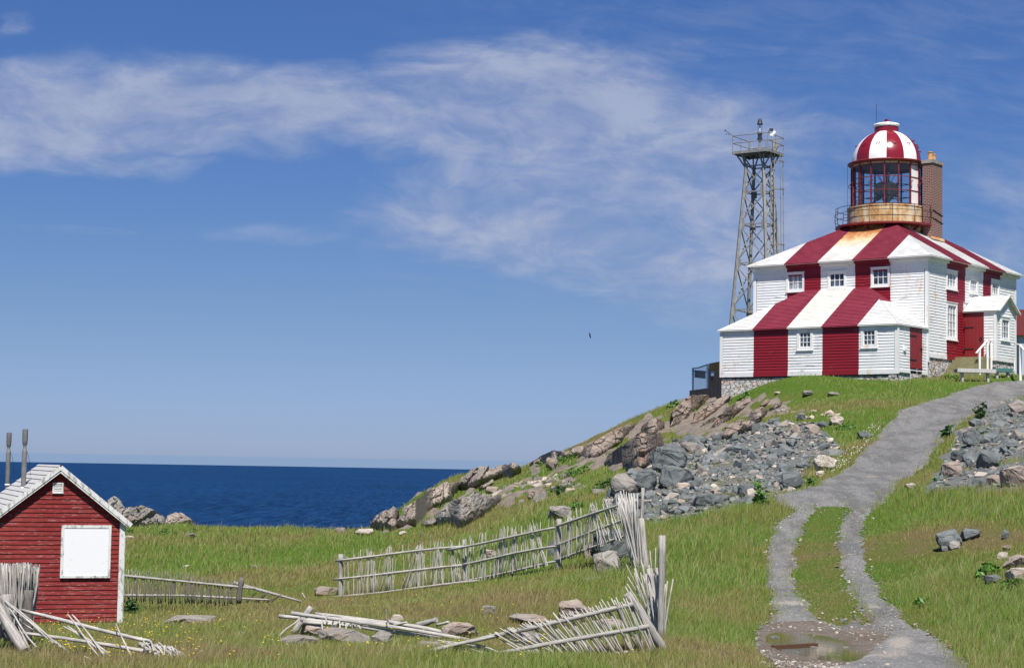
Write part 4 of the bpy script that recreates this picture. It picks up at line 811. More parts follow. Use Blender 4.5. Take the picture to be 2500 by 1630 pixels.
# ------------------------------------------------------------ concrete wall with mesh enclosure left of the lighthouse
wa, wb = ray(1764, 942)*95.6, ray(1683.4, 954)*101.5; dwl = (wb-wa); dwl[2] = 0; lw = np.linalg.norm(dwl); dwl /= lw; nw_ = np.array([dwl[1], -dwl[0], 0]); nw_ = nw_ if nw_[1] < 0 else -nw_
zt_ = wa[2]; mb = MB(); mb.box((wa+wb)/2*np.array([1, 1, 0])+Z*(zt_-1.2)-nw_*.1, (dwl, Z, nw_), (lw/2, 1.2, .1)); tag(mb.build('concrete_wall', m_dconc), 'low dark stained concrete wall left of the lighthouse foundation', 'wall')
EN = empty('enclosure', wa*np.array([1, 1, 0])+Z*zt_, 'wire mesh and board enclosure with a blue notice on the concrete wall', 'fence')
def ew(px, py):       # point on the vertical plane of that wall
    d = ray(px, py); p0 = wa-nw_*.15; return d*((p0@nw_)/(d@nw_))
def eq(mb, pts, t=.03, m=0): P = [ew(*p) for p in pts]; mb.mesh([p for p in P]+[p-nw_*t for p in P], [(0, 1, 2, 3), (7, 6, 5, 4), (0, 4, 5, 1), (1, 5, 6, 2), (2, 6, 7, 3), (3, 7, 4, 0)], m)
mb = MB(); eq(mb, [(1731, 887), (1762, 881), (1762, 944), (1731, 947)], .06); mb.build('board_panel', mat('lichened_boards', lambda nt, b: setc(nt, b, mix(nt, noise(nt, scl(nt, pos(nt), 2, 2, 12), 1.2, 4).ss(.4, .6), (.11, .085, .06), mix(nt, sep(nt, pos(nt))[2].ss(5.1, 5.5), (.13, .105, .08), (.20, .125, .025)))), rough=.9), EN)
mb = MB()
for p, q, w_ in (((1691.5, 899), (1691.5, 953), .10), ((1728, 890), (1728, 947), .12), ((1690, 899), (1706, 897), .05), ((1706, 897), (1729, 889), .05), ((1694, 905), (1729, 907), .05)): mb.bar(ew(*p), ew(*q), w_)
mb.build('frame', mat('blue_steel', None, (.05, .09, .16), .5), EN)
def fmesh(nt, b):
    x_, y_, z_ = sep(nt, co(nt)); u_ = (x_*.3-y_*.95); w1 = ((u_+z_)*22).op('FRACT').op('LESS_THAN', .2); w2 = ((u_-z_)*22).op('FRACT').op('LESS_THAN', .2); k = w1.op('MAXIMUM', w2)
    tr = nt.nodes.new('ShaderNodeBsdfTransparent'); mx = nt.nodes.new('ShaderNodeMixShader'); o = nt.nodes['Material Output']; nt.links.new(k.s, mx.inputs[0]); nt.links.new(tr.outputs[0], mx.inputs[1]); nt.links.new(b.outputs[0], mx.inputs[2]); nt.links.new(mx.outputs[0], o.inputs[0])
mb = MB(); mb.poly([ew(1692, 899), ew(1728, 890), ew(1728, 947), ew(1692, 953)]); mb.build('wire_mesh', mat('wire', fmesh, (.22, .27, .33), .5), EN)
mb = MB(); eq(mb, [(1695.5, 903), (1721, 905), (1721, 924), (1695.5, 921)], .04); mb.build('notice_board', m_conc, EN)
mb = MB(); eq(mb, [(1735.5, 906), (1743, 906), (1743, 918), (1735.5, 918)], -.01); eq(mb, [(1736.5, 911), (1742, 911), (1742, 917), (1736.5, 917)], -.016, 1); mb.build('sign', [mat('blue_sign', None, (.10, .2, .45), .5), m_domew], EN)

# ------------------------------------------------------------ benches by the steps
def bench(name, cx_, py, D, L, label, mt, w=.42, h=.42, slats=3):
    c = ray(cx_, py)*D; c[2] = h1(c[0], c[1]); c[2] = max(c[2], (ray(cx_, py)*D)[2]-.05) if False else c[2]; root = empty(name, c, label, 'bench'); zt = c[2]
    mb = MB(); X_ = np.array([.985, .17, 0]); Y_ = np.array([-.17, .985, 0])
    for k in range(slats): mb.box(c+Z*h+Y_*(k-(slats-1)/2)*w/slats, (X_, Y_, Z), (L/2, w/slats/2-.008, .025))
    for s_ in (-1, 1): mb.box(c+Z*(h-.07)+Y_*s_*w*.48, (X_, Y_, Z), (L/2, .018, .08))
    mb.build('seat', mt, root)
    for s_ in (-1, 1):
        mb = MB(); mb.box(c+X_*s_*L*.33+Z*(h-.15), (X_, Y_, Z), (.05, w*.4, .04)); mb.box(c+X_*s_*L*.33+Z*(h*.3), (X_, Y_, Z), (.05, .08, h*.45)); mb.build('leg', m_plank, root)
bench('bench', 2380, 925, 86.2, 1.92, 'long grey plank bench on the grass in front of the porch steps', m_plank, .46, .56)
bench('bench', 2447, 914, 87.6, .85, 'small teal bench against the porch foundation', m_teal, .35, .42, 2)

# ------------------------------------------------------------ outbuilding at the right edge
OB = empty('outbuilding', ray(2540, 890)*112, 'white outbuilding with a red roof just visible behind the porch', 'building'); x0_, x1_ = 30.9, 41.; zb_, ze_, zr_ = 4.5, (1166-819)/4500*112, (1166-753)/4500*115
mb = MB(); mb.box(np.array([(x0_+x1_)/2, 115.5, (zb_+ze_)/2]), ((1, 0, 0), (0, 1, 0), (0, 0, 1)), ((x1_-x0_)/2, 3.5, (ze_-zb_)/2)); mb.build('wall', mat('shade_tinted_white_wall', None, (.42, .46, .52), .8), OB)  # white wall with its blue-grey shade put into the base colour
mb = MB(); mb.mesh([(x0_-.2, 111.7, ze_), (x1_, 111.7, ze_), (x1_, 115.5, zr_), (x0_-.2, 115.5, zr_), (x0_-.2, 119.3, ze_), (x1_, 119.3, ze_)], [(0, 1, 2, 3), (3, 2, 5, 4), (0, 3, 4), (1, 5, 2), (0, 4, 5, 1)]); mb.build('roof', mat('dark_red_roof', None, (.10, .016, .016), .8), OB)
mb = MB(); c = np.array([32.2, 114.6, zr_-.3]); mb.tube([c-Z*.2, c+Z*.5, c+np.array([.15, 0, .72]), c+np.array([.4, 0, .72]), c+np.array([.55, 0, .5])], .12, 8); mb.build('vent_pipe', m_iron, OB)

# ------------------------------------------------------------ red hut
def HP(a, b, z): return HK*np.array([1, 1, 0])+HA*a+HB*b+Z*(HK[2]+z)
HU = empty('red_hut', HP(-1.4, 2.2, 0), 'small weathered red clapboard hut with a boarded window and two roof pipes', 'hut')
mb = MB(); WD, HL = 2.8, 4.4; gable = [(-WD, -.25), (0, -.25), (0, 2.2), (-WD/2, 3.31), (-WD, 2.2)]
pol = minus([(inter(gable, -WD+.06, -.09), 0)], (-1.31, -.30, 1.05, 2.13)); lap(mb, HP(0, 0, 0), HA, Z, -HB, pol, .0965, .016)
mb.poly([HP(0, 0, -.3), HP(0, HL, -.3), HP(0, HL, 2.2), HP(0, 0, 2.2)]); mb.poly([HP(-WD, 0, -.3), HP(-WD, HL, -.3), HP(-WD, HL, 2.2), HP(-WD, 0, 2.2)]); mb.poly([HP(a, HL, z) for a, z in gable]); mb.build('wall', m_hut, HU)
mb = MB(); mb.box(HP(-.045, -.012, 1.0), (HA, HB, Z), (.055, .03, 1.24)); mb.box(HP(.012, .05, 1.0), (HA, HB, Z), (.015, .06, 1.24)); mb.build('corner_board', m_peel, HU)
mb = MB(); mb.box(HP(-WD+.03, -.012, 1.0), (HA, HB, Z), (.055, .03, 1.24)); mb.build('corner_board', m_peel, HU)
rs = (3.40-2.18)/1.52; kr = math.hypot(1, rs); mb = MB(); F0 = -.13
for sgn in (-1, 1):
    up = (-sgn*HA+rs*Z)/kr; nn = np.cross(HB, up); nn = nn if nn[2] > 0 else -nn; nn /= np.linalg.norm(nn)
    lap(mb, HP(-1.4+sgn*1.52, 0, 2.20), HB, up, nn, [(rect(F0, HL+.1, 0, 1.52*kr), 0)], .145, .018)
    lap(mb, HP(-1.4+sgn*1.52, 0, 2.175), HB, up, -nn, [(rect(F0, HL+.1, 0, 1.52*kr), 0)], 9., 0.)
roof = mb.build('roof', m_shg, HU)
mb = MB()
for sgn in (-1, 1): mb.bar(HP(-1.4+sgn*1.53, F0-.012, 2.15), HP(-1.4, F0-.012+.002*sgn, 3.375), .022, 0, .095); mb.bar(HP(-1.4+sgn*1.45, F0+.05, 2.13), HP(-1.4, F0+.05, 3.28), .12, 0, .03)
mb.build('rake_board', m_peel, HU)
mb = MB(); W0 = HP(0, -.03, 0)
def hb(M, a0, a1, z0, z1, y0, y1): M.box(HP((a0+a1)/2, (y0+y1)/2, (z0+z1)/2), (HA, Z, HB), ((a1-a0)/2, (z1-z0)/2, abs(y1-y0)/2))
for r in ((-1.33, -.28, 2.09, 2.15), (-1.33, -.28, 1.03, 1.08), (-1.33, -1.27, 1.08, 2.09), (-.34, -.28, 1.08, 2.09)): hb(mb, *r, -.06, 0)
wn = mb.build('window', m_peel, HU); mb = MB(); hb(mb, -1.27, -.34, 1.08, 2.09, -.05, .0); mb.build('shutter', m_board, wn)
mb = MB(); v = (-1.545, -1.315, 2.82, 3.05)
for r in ((v[0], v[1], v[3]-.03, v[3]), (v[0], v[1], v[2], v[2]+.03), (v[0], v[0]+.03, v[2]+.03, v[3]-.03), (v[1]-.03, v[1], v[2]+.03, v[3]-.03)): hb(mb, *r, -.045, 0)
vt = mb.build('vent', m_peel, HU); mb = MB()
for k in range(5): z_ = v[2]+.045+k*.034; mb.box(HP((v[0]+v[1])/2, -.02, z_), (HA, HB+Z*.7, Z), (.085, .016, .006))
mb.build('louvre', m_peel, vt); mb = MB(); hb(mb, v[0]+.03, v[1]-.03, v[2]+.03, v[3]-.03, -.012, -.004); mb.build('backing', m_dark, vt)
Pr = HP(-2.92, 0, 2.20); nL = np.cross(HB, HA+rs*Z); nL = nL if nL[2] > 0 else -nL
for (bx_, by_), (tx_, ty_) in (((57, 1189), (61, 1047)), ((18, 1181.6), (24, 1055.5))):
    d = ray(bx_, by_); base = d*((Pr@nL)/(d@nL)); zt = ray(tx_, ty_)[2]*base[1]; h_ = zt-base[2]; c = base*np.array([1, 1, 0])+Z*base[2]
    mb = MB(); mb.lathe(c, [(.053, -.2), (.055, h_*.60), (.052, h_*.645), (.04, h_*.66), (.036, h_*.70), (.036, h_*.72), (.045, h_*.735), (.056, h_*.75), (.056, h_*.8), (.060, h_*.81), (.060, h_), (.045, h_), (.045, h_-.1)], 20); pi_ = mb.build('roof_pipe', m_pipe, HU)
    mb = MB(); mb.lathe(c, [(.065, -.02), (.065, .0), (.056, .012)], 20); mb.build('collar', m_board, pi_)
    mb = MB(); mb.tube([c+np.array([.05, 0, h_*.62]), c+np.array([.09, .05, h_*.5]), c+np.array([.10, .2, h_*.2])], .004, 4); mb.build('guy_wire', m_iron, pi_)

# ------------------------------------------------------------ rocks
def hull(seed, n=16, sx=1., sy=1., sz=1., cut=.0, sub=False, flatb=True):
    r = np.random.default_rng(seed); P = r.normal(size=(n, 3)); P /= np.linalg.norm(P, axis=1)[:, None]; P = np.sign(P)*np.abs(P)**.7; P *= (.75+.35*r.random((n, 1))); P *= (sx/2, sy/2, sz/2)
    lo, hi = P.min(0), P.max(0); P = (P-(lo+hi)/2)/(hi-lo)*np.array([sx, sy, sz]); bm = bmesh.new()
    for p in P: bm.verts.new(p)
    g = bmesh.ops.convex_hull(bm, input=bm.verts); bmesh.ops.delete(bm, geom=[v for v in bm.verts if not v.link_faces], context='VERTS')
    bmesh.ops.bevel(bm, geom=list(bm.edges)+list(bm.verts), offset=.03*min(sx, sy, sz), segments=1, affect='EDGES', profile=.6)
    if sub:
        bmesh.ops.triangulate(bm, faces=bm.faces); bmesh.ops.subdivide_edges(bm, edges=bm.edges, cuts=2, use_grid_fill=True)
        ms = min(sx, sy, sz)
        for v in bm.verts:
            n_ = v.normal; c = v.co; f = math.sin(c.x*9/sx+seed)*math.cos(c.y*8/sy+seed*2)+.8*math.sin(c.z*16/sz+c.x*5/sx+seed); v.co = c+n_*(.022*f+.016*r.normal())*ms
    return bm
ROCKM = []
for i in range(12):
    sz = [(1, .8, .55), (1, .7, .45), (1, .9, .7), (1, .6, .35)][i % 4]; bm = hull(100+i, 13+i % 4*2, *sz); me = bpy.data.meshes.new('stone'); bm.to_mesh(me); bm.free(); ROCKM.append(me)
RMV = {}
def rockmesh(i, m):
    if (i, m.name) not in RMV: c = ROCKM[i].copy(); c.materials.clear(); c.materials.append(m); RMV[(i, m.name)] = c
    return RMV[(i, m.name)]
MM = {'s': m_slate, 'g': m_gran, 'p': m_pale, 'r': m_grey, 'b': m_slab}
def boulder(x0, y0, x1, y1, m, label, seed, sink=.12, name='boulder', flat=1., D=None, tilt=0.):
    cx_, = ((x0+x1)/2,); p = gp(cx_, y1) if D is None else ray(cx_, y1)*D; s = p[1]/4500*1.03; w = (x1-x0)*s; hh = (y1-y0)*s; dep = w*.75*flat; hh = hh*(1+sink)
    bm = hull(seed, 24, w, dep, hh, sub=True); R = Matrix.Rotation(tilt, 4, 'Y'); bm.transform(R); me = bpy.data.meshes.new(name); bm.to_mesh(me); bm.free(); me.materials.append(MM[m])
    for f_ in me.polygons: f_.use_smooth = False
    o = bpy.data.objects.new(name, me); S.collection.objects.link(o); yy = p[1]+dep*.35; o.location = (p[0]*yy/p[1], yy, max(h1(p[0]*yy/p[1], yy)*.75+.25*p[2], p[2])+hh*.5-hh*sink*.7 if D is None else p[2]+hh*.42)
    return tag(o, label, 'boulder' if name == 'boulder' else 'rock')
BO = [
 (1587, 1088, 1677, 1152, 's', 'huge dark slate boulder at the upper left of the rubble heap'), (1680, 1066, 1730, 1090, 's', 'pale grey slate block on the top edge of the rubble heap'), (1652, 1080, 1714, 1108, 'r', 'flat topped rock with a pinkish rim, above the huge slate boulder'),
 (1549, 1146, 1603, 1200, 's', 'upright slate block left of the rubble heap, behind the fence corner'), (1490, 1158, 1556, 1214, 'r', 'long grey slab leaning against the left end of the rubble heap'), (1611, 1139, 1695, 1189, 's', 'broad blue grey boulder in the middle left of the rubble heap'),
 (1985, 1113, 2042, 1150, 'p', 'big cream and pink boulder on the grass beside the road'), (1908, 1152, 1961, 1195, 's', 'large pointed slate boulder at the road edge of the rubble heap'), (1944, 1123, 1981, 1143, 's', 'squat slate rock just left of the cream boulder'),
 (1991, 1150, 2013, 1164, 'p', 'small pale stone below the cream boulder'), (1929, 1037, 1958, 1065, 'g', 'pinkish tan block near the top right of the rubble heap'), (2025, 1017, 2060, 1038, 'p', 'pink rounded rock on the grass above the rubble heap'), (1992, 1029, 2022, 1045, 's', 'dark slate rock left of the pink rounded rock'),
 (1944, 1007, 1966, 1026, 's', 'pointed dark rock uphill of the rubble heap below the lighthouse'), (1834, 1035, 1856, 1060, 's', 'triangular dark rock standing at the top of the rubble heap'), (1776, 1087, 1817, 1106, 's', 'flat slate block among small gravel in the rubble heap'),
 (1692, 1211, 1763, 1235, 's', 'wide flat slab at the bottom edge of the rubble heap'), (1801, 1186, 1837, 1212, 's', 'squarish slate stone low in the rubble heap'), (1823, 1192, 1846, 1212, 'p', 'cream stone at the bottom right of the rubble heap beside the weeds'), (1846, 1188, 1867, 1206, 'p', 'pink cream stone nearest the tall weeds by the road'),
 (2093, 1055, 2131, 1071, 's', 'flat bluish rock alone on the grass at the upper road edge'), (1870, 1118, 1890, 1140, 's', 'grey green block right of centre in the rubble heap'), (1652, 1180, 1686, 1200, 'p', 'cream topped rock low in the rubble heap'), (1640, 1120, 1670, 1145, 'p', 'cream fractured rock beside the huge dark boulder'),
 (2350, 1052, 2397, 1090, 's', 'big blue grey boulder at the left of the roadside rock pile'), (2383, 1100, 2446, 1142, 's', 'long slate slab overhanging in the roadside rock pile'), (2299, 1128, 2348, 1163, 'g', 'pinkish boulder at the lower left of the roadside rock pile'), (2444, 1138, 2512, 1187, 'g', 'broad pinkish grey boulder at the right edge of the roadside rock pile'),
 (2322, 1100, 2358, 1128, 's', 'dark block above the pinkish boulder in the roadside pile'), (2271, 1187, 2297, 1202, 's', 'low dark rock at the foot of the roadside pile'), (2209, 1180, 2237, 1195, 'p', 'flat pale stone between the road and the right pile'), (2462, 983, 2512, 1013, 'g', 'pink boulder at the top of the right pile by the frame edge'),
 (2444, 1074, 2489, 1096, 's', 'rounded slate boulder in the upper right pile'), (2339, 1048, 2366, 1062, 'r', 'small grey rock above the blue grey boulder near the road'), (2418, 1083, 2450, 1098, 'r', 'grey stone left of the rounded slate boulder'),
 (2287, 1297, 2343, 1342, 's', 'dark slab leaning up out of the dry grass right of the track'), (2312, 1322, 2343, 1341, 'r', 'small grey rock propping the dark leaning slab'), (2343, 1293, 2396, 1318, 's', 'low slate rock behind the dark leaning slab'), (2444, 1293, 2464, 1316, 's', 'small dark rock in the dry grass near the right edge'),
 (2433, 1348, 2464, 1367, 'p', 'little white rock in the dry grass at the right'), (2446, 1358, 2514, 1393, 'g', 'large pinkish rock at the right edge of the meadow'), (2456, 1390, 2514, 1418, 'p', 'cream and pink rock below the large pinkish rock'), (2400, 1405, 2442, 1424, 's', 'half buried slate rock beside the green shrub'), (2445, 1332, 2468, 1344, 'g', 'flat pinkish stone in the dry grass'),
 (1440, 1300, 1543, 1372, 's', 'big dark slate boulder behind the corner of the far fence'), (1449, 1348, 1516, 1406, 'r', 'large grey and tan boulder in front of the far fence corner'), (1531, 1376, 1558, 1399, 'r', 'small grey rock right of the grey and tan boulder'), (1182, 1342, 1212, 1361, 'g', 'tan rock seen through the far fence'),
 (1424, 1409, 1484, 1422, 'r', 'flat grey stone in the grass below the grey and tan boulder'), (1366, 1469, 1438, 1510, 'g', 'tan boulder behind the leaning front fence'), (1176, 1480, 1211, 1502, 'r', 'small pointed grey rock in the middle of the meadow'), (1254, 1547, 1320, 1577, 'r', 'round grey rock under the leaning front fence'), (1241, 1504, 1337, 1523, 'r', 'low row of grey rock behind the leaning front fence'),
 (1461, 1514, 1519, 1541, 'g', 'pinkish rock behind the right half of the leaning fence'), (1338, 1318, 1359, 1363, 's', 'dark rock beside the third post of the far fence'), (1424, 1330, 1448, 1364, 'g', 'pinkish rock between the far fence and the dark slate boulder'),
 (682, 1553, 778, 1579, 'r', 'long low rock left of the fallen log heap'), (773, 1538, 905, 1573, 'r', 'wide grey boulder in front of the fallen logs'), (907, 1542, 957, 1576, 'r', 'grey rock with a pink side right of the wide grey boulder'), (953, 1500, 986, 1519, 'p', 'cream rounded rock behind the fallen logs'), (1080, 1523, 1166, 1560, 'g', 'square tan boulder at the right end of the fallen logs'),
 (1018, 1566, 1076, 1593, 'r', 'pale grey rock beside the thick lying post'), (975, 1584, 1008, 1602, 'p', 'crumbled cream rock at the head of the lying post'), (734, 1524, 793, 1553, 'g', 'banded tan rock tucked under the fallen logs'),
 (400, 1505, 528, 1525, 'r', 'flat grey rock flush with the grass right of the red hut'), (585, 1542, 606, 1549, 'r', 'tiny flat stone between the hut and the log heap'), (765, 1434, 828, 1452, 'g', 'low tan rock left of the first post of the far fence'), (611, 1379, 630, 1392, 'g', 'small tan stone on the green bank behind the left fence'), (446, 1379, 462, 1386, 'p', 'pale stone on the green bank near the left fence'),
 (304, 1308, 327, 1317, 'p', 'white stone on the meadow just right of the hut roof'), (452, 1301, 480, 1311, 'r', 'grey stone in the grass before the left sea rocks'), (868, 1291, 912, 1308, 'p', 'pale rounded rock where the meadow meets the sea rocks'), (818, 1288, 842, 1302, 'g', 'brown rock on the far lip of the meadow'), (970, 1296, 993, 1307, 'p', 'small pale stone in the grass below the rocky shoulder'), (1025, 1300, 1036, 1309, 'r', 'tiny grey stone on the meadow behind the far fence'),
 (1445, 1194, 1482, 1207, 'r', 'flat grey rock in the grass left of the rubble heap'), (1338, 1238, 1394, 1268, 'r', 'long grey slab in the grass behind the far fence'), (1288, 1196, 1315, 1216, 'g', 'pinkish block on the hillside among the leafy shrubs'), (1185, 1188, 1218, 1203, 'g', 'flat pinkish block near the middle of the hillside'),
 (1380, 1192, 1405, 1206, 'p', 'pale rock on the hillside left of the shrubs'), (1332, 1118, 1362, 1147, 'g', 'triangular pinkish rock on the hillside skyline'), (2020, 958, 2050, 966, 'r', 'small stone on the grass below the lighthouse front'), (1960, 955, 1985, 968, 'r', 'dark flat stone in the grass under the lighthouse wing'), (1890, 956, 1905, 963, 'p', 'small pale stone in the grass under the lighthouse wing'),
]
for i, b in enumerate(BO): boulder(*b, seed=500+i*3, tilt=(-.5 if 'leaning up' in b[5] else 0.))
for i, (a, b, c, d) in enumerate(((1880, 1552, 1903, 1562), (1975, 1578, 2003, 1592), (1938, 1590, 1955, 1599), (1990, 1598, 2020, 1606), (2032, 1598, 2050, 1607), (2058, 1578, 2072, 1588), (1978, 1550, 1992, 1556))):
    boulder(a, b, c, d, 'r' if i % 2 else 's', ['dark stone at the left rim of the puddle', 'white grey stone standing in the middle of the puddle', 'small stone breaking the puddle surface near its front', 'dark stone at the front edge of the puddle', 'black stone touching the dark front stone of the puddle', 'dark pointed stone at the right of the puddle', 'thin stone at the back of the puddle'][i], 900+i, sink=.3, name='stone')
mb = MB(); p0, p1 = ray(1886, 1577)*(PUD[2]+.02)/ray(1886, 1577)[2], ray(1993, 1571)*(PUD[2]+.02)/ray(1993, 1571)[2]; mb.bar(p0, p1, .075, 0, .03); tag(mb.build('plank', mat('wet_brown_plank', None, (.10, .05, .03), .6)), 'brown plank floating across the puddle', 'plank')

# rubble stones: the 300 largest as things, the rest as one piece of stuff
def scatter(poly, n, seed):
    r = np.random.default_rng(seed); xs_ = [p[0] for p in poly]; ys_ = [p[1] for p in poly]; out = []
    while len(out) < n:
        a = min(xs_)+r.random()*(max(xs_)-min(xs_)); b = min(ys_)+r.random()*(max(ys_)-min(ys_))
        if pip(np.array([a]), np.array([b]), poly)[0]: out.append((a, b))
    return out
st_ = []
for poly, n, g, seed in ((PILE, 1500, 0, 3), (PILE2, 420, 1, 4)):
    r = np.random.default_rng(seed+10)
    for a, b in scatter(poly, n, seed):
        if a > 2495: continue
        p = gp(a, b); px_sz = r.lognormal(2.35, .50)*(1.35 if g else 1.); px_sz = px_sz if r.random() > .10 else 20+24*r.random(); px_sz = min(px_sz, 44); st_.append((px_sz*p[1]/4500, p, g, r.random(6), px_sz))
st_.sort(key=lambda q: -q[4]); st_rest = []
GN = [('slate stones in the rubble heap', 'grey slate stone lying in the rubble heap left of the gravel road'), ('tan stones in the rubble heap', 'pale tan stone lying in the rubble heap left of the gravel road'), ('slate stones in the roadside pile', 'grey slate stone in the rock pile right of the gravel road'), ('tan stones in the roadside pile', 'pale tan stone in the rock pile right of the gravel road')]
for i, (w, p, g, r, _) in enumerate(st_):
    tan = r[0] < (.09 if g == 0 else .11); m = (m_pale if r[1] < .5 else m_gran) if tan else (m_grey if r[1] < .18 else m_slate); mi = int(r[2]*12)
    M_ = Matrix.Translation((p[0], p[1], h1(p[0], p[1])+w*.10)) @ Matrix.Rotation(r[3]*6.28, 4, 'Z') @ Matrix.Rotation((r[4]-.5)*1.3, 4, 'X') @ Matrix.Rotation((r[5]-.5)*1.1, 4, 'Y') @ Matrix.Scale(w, 4)
    if i < 290:
        o = bpy.data.objects.new('stone', rockmesh(mi, m)); S.collection.objects.link(o); o.matrix_world = M_; k = g*2+(1 if tan else 0); tag(o, GN[k][1], 'stone', GN[k][0])
    else: st_rest.append((mi, m, M_))
def merge(name, items, label, cat, kind):
    V, Fc, mi_ = [], [], []; mats = []; off = 0
    for k, m, M_ in items:
        me = ROCKM[k]; co_ = np.array([v.co for v in me.vertices]); A = np.array(M_); co_ = co_@A[:3, :3].T+A[:3, 3]; V.append(co_)
        if m not in mats: mats.append(m)
        for f_ in me.polygons: Fc.append(tuple(off+j for j in f_.vertices)); mi_.append(mats.index(m))
        off += len(co_)
    me = bpy.data.meshes.new(name); me.from_pydata(np.vstack(V).tolist(), [], Fc)
    for m in mats: me.materials.append(m)
    me.polygons.foreach_set('material_index', mi_); o = bpy.data.objects.new(name, me); S.collection.objects.link(o); return tag(o, label, cat, None, kind)
r = np.random.default_rng(77)
for poly, n, seed in ((PILE, 2600, 31), (PILE2, 700, 32)):     # finer chips between the stones
    for a, b in scatter(poly, n, seed):
        p = gp(a, b); w = (3.5+5*r.random())*p[1]/4500; q = r.random(6)
        st_rest.append((int(q[0]*12), m_pale if q[1] < .08 else (m_grey if q[1] < .3 else m_slate), Matrix.Translation((p[0], p[1], h1(p[0], p[1])+w*.1)) @ Matrix.Rotation(q[3]*6.28, 4, 'Z') @ Matrix.Rotation((q[4]-.5)*1.5, 4, 'X') @ Matrix.Scale(w, 4)))
merge('rubble', st_rest, 'small grey slate chips and gravel filling the two rock heaps', 'rubble', 'stuff')
peb = []
for poly, n in (([(1850, 1520), (2180, 1525), (2170, 1640), (1860, 1640)], 260), ([(1840, 1620), (2080, 1612), (2080, 1640), (1840, 1640)], 120)):
    for a, b in scatter(poly, n, n):
        p = gp(a, b)
        if np.hypot((p[0]-PUD[0])/PUDR[0], (p[1]-PUD[1])/PUDR[1]) < 1.05: continue
        w = (.02+.05*r.random()**2); q = r.random(3); peb.append((int(q[0]*12), m_pale if q[1] < .6 else m_grey, Matrix.Translation((p[0], p[1], h1(p[0], p[1])+.02+w*.1)) @ Matrix.Rotation(q[2]*6.28, 4, 'Z') @ Matrix.Scale(w, 4)))
r = np.random.default_rng(90)
for k in range(1500):
    i_ = int(r.random()*len(PATH)); a0_, a1_ = PATH[i_-1], PATH[i_]; t = r.random(); a, b = a0_[0]+(a1_[0]-a0_[0])*t+r.normal()*7, a0_[1]+(a1_[1]-a0_[1])*t+r.normal()*3
    if k % 3 == 0: i_ = int(r.random()*len(STRIP)); a, b = STRIP[i_][0]+r.normal()*8, STRIP[i_][1]+r.normal()*14
    if not (1800 < a < 2500 and 930 < b < 1640): continue
    p = gp(a, b); w = .02+.06*r.random()**3; q = r.random(3); peb.append((int(q[0]*12), m_pale if q[1] < .2 else m_grey if q[1] < .6 else m_slate, Matrix.Translation((p[0], p[1], h1(p[0], p[1])+.022)) @ Matrix.Rotation(q[2]*6.28, 4, 'Z') @ Matrix.Scale(w, 4)))
merge('pebbles', peb, 'loose pebbles along the track edges and on the mud around the puddle', 'pebbles', 'stuff')

# outcrops: clusters of fractured blocks fused in one ridge each
def outcrop(label, group, boxes, m, seed, nb=9):
    r = np.random.default_rng(seed)
    for (x0, y0, x1, y1) in boxes:
        for k in range(nb):
            a = x0+(x1-x0)*r.random(); yb = y1-(y1-y0)*(.0+.65*r.random()); p = gp(a, yb); w = (x1-x0)*(.22+.26*r.random())*p[1]/4500; h_ = (y1-y0)*(.42+.35*r.random())*p[1]/4500
            bm = hull(seed*50+k+int(x0), 14, w, w*(.5+.4*r.random()), h_*1.25); bm.transform(Matrix.Rotation(-.25+.4*(r.random()-.5), 4, 'Y') @ Matrix.Rotation((r.random()-.5)*.9, 4, 'Z')); me = bpy.data.meshes.new('boulder'); bm.to_mesh(me); bm.free(); me.materials.append(MM[m] if r.random() < .6 else m_grey)
            o = bpy.data.objects.new('boulder', me); S.collection.objects.link(o); o.location = (p[0], p[1]+w*.2, h1(p[0], p[1])+h_*.12); tag(o, label, 'boulder', group)
OC = [
 ('loose block in the line running up the grass below the brown ridge', 'loose blocks below the brown ridge', [(1170, 1190, 1250, 1215), (1230, 1175, 1290, 1195), (1180, 1205, 1245, 1222)], 'g', 17), ('pale block in the cluster at the centre of the hillside', 'pale blocks at the hillside centre', [(1290, 1160, 1345, 1185), (1300, 1170, 1380, 1195), (1340, 1155, 1380, 1180)], 'p', 18), ('grey block scattered just below the pale cluster on the hillside', 'scattered grey blocks', [(1290, 1195, 1340, 1240), (1270, 1215, 1320, 1235)], 'r', 19),
 ('flat grey stone in the small heap by the leafy hollow', 'flat stones by the leafy hollow', [(1375, 1172, 1430, 1196)], 'r', 20), ('pinkish rock in the grass just below the lighthouse wing', 'pink rocks below the wing', [(1885, 990, 1945, 1010)], 'g', 26), ('pale rock in the row between the lighthouse and the rubble heap', 'pale rocks in a row above the rubble heap', [(1960, 1000, 2045, 1015), (1945, 1012, 1985, 1025)], 'p', 27), ('broken foundation stone below the side door of the wing', 'foundation stones below the side door', [(2195, 908, 2290, 925)], 'g', 28), ('dark rock in the upper part of the right pile', 'dark rocks high in the right pile', [(2400, 1010, 2440, 1040), (2420, 1045, 2500, 1075), (2460, 1000, 2500, 1020)], 's', 29),
]
for lb, gr_, bx_, m, sd_ in OC: outcrop(lb, gr_, bx_, m, sd_, nb=7 if len(bx_) > 1 else 9)
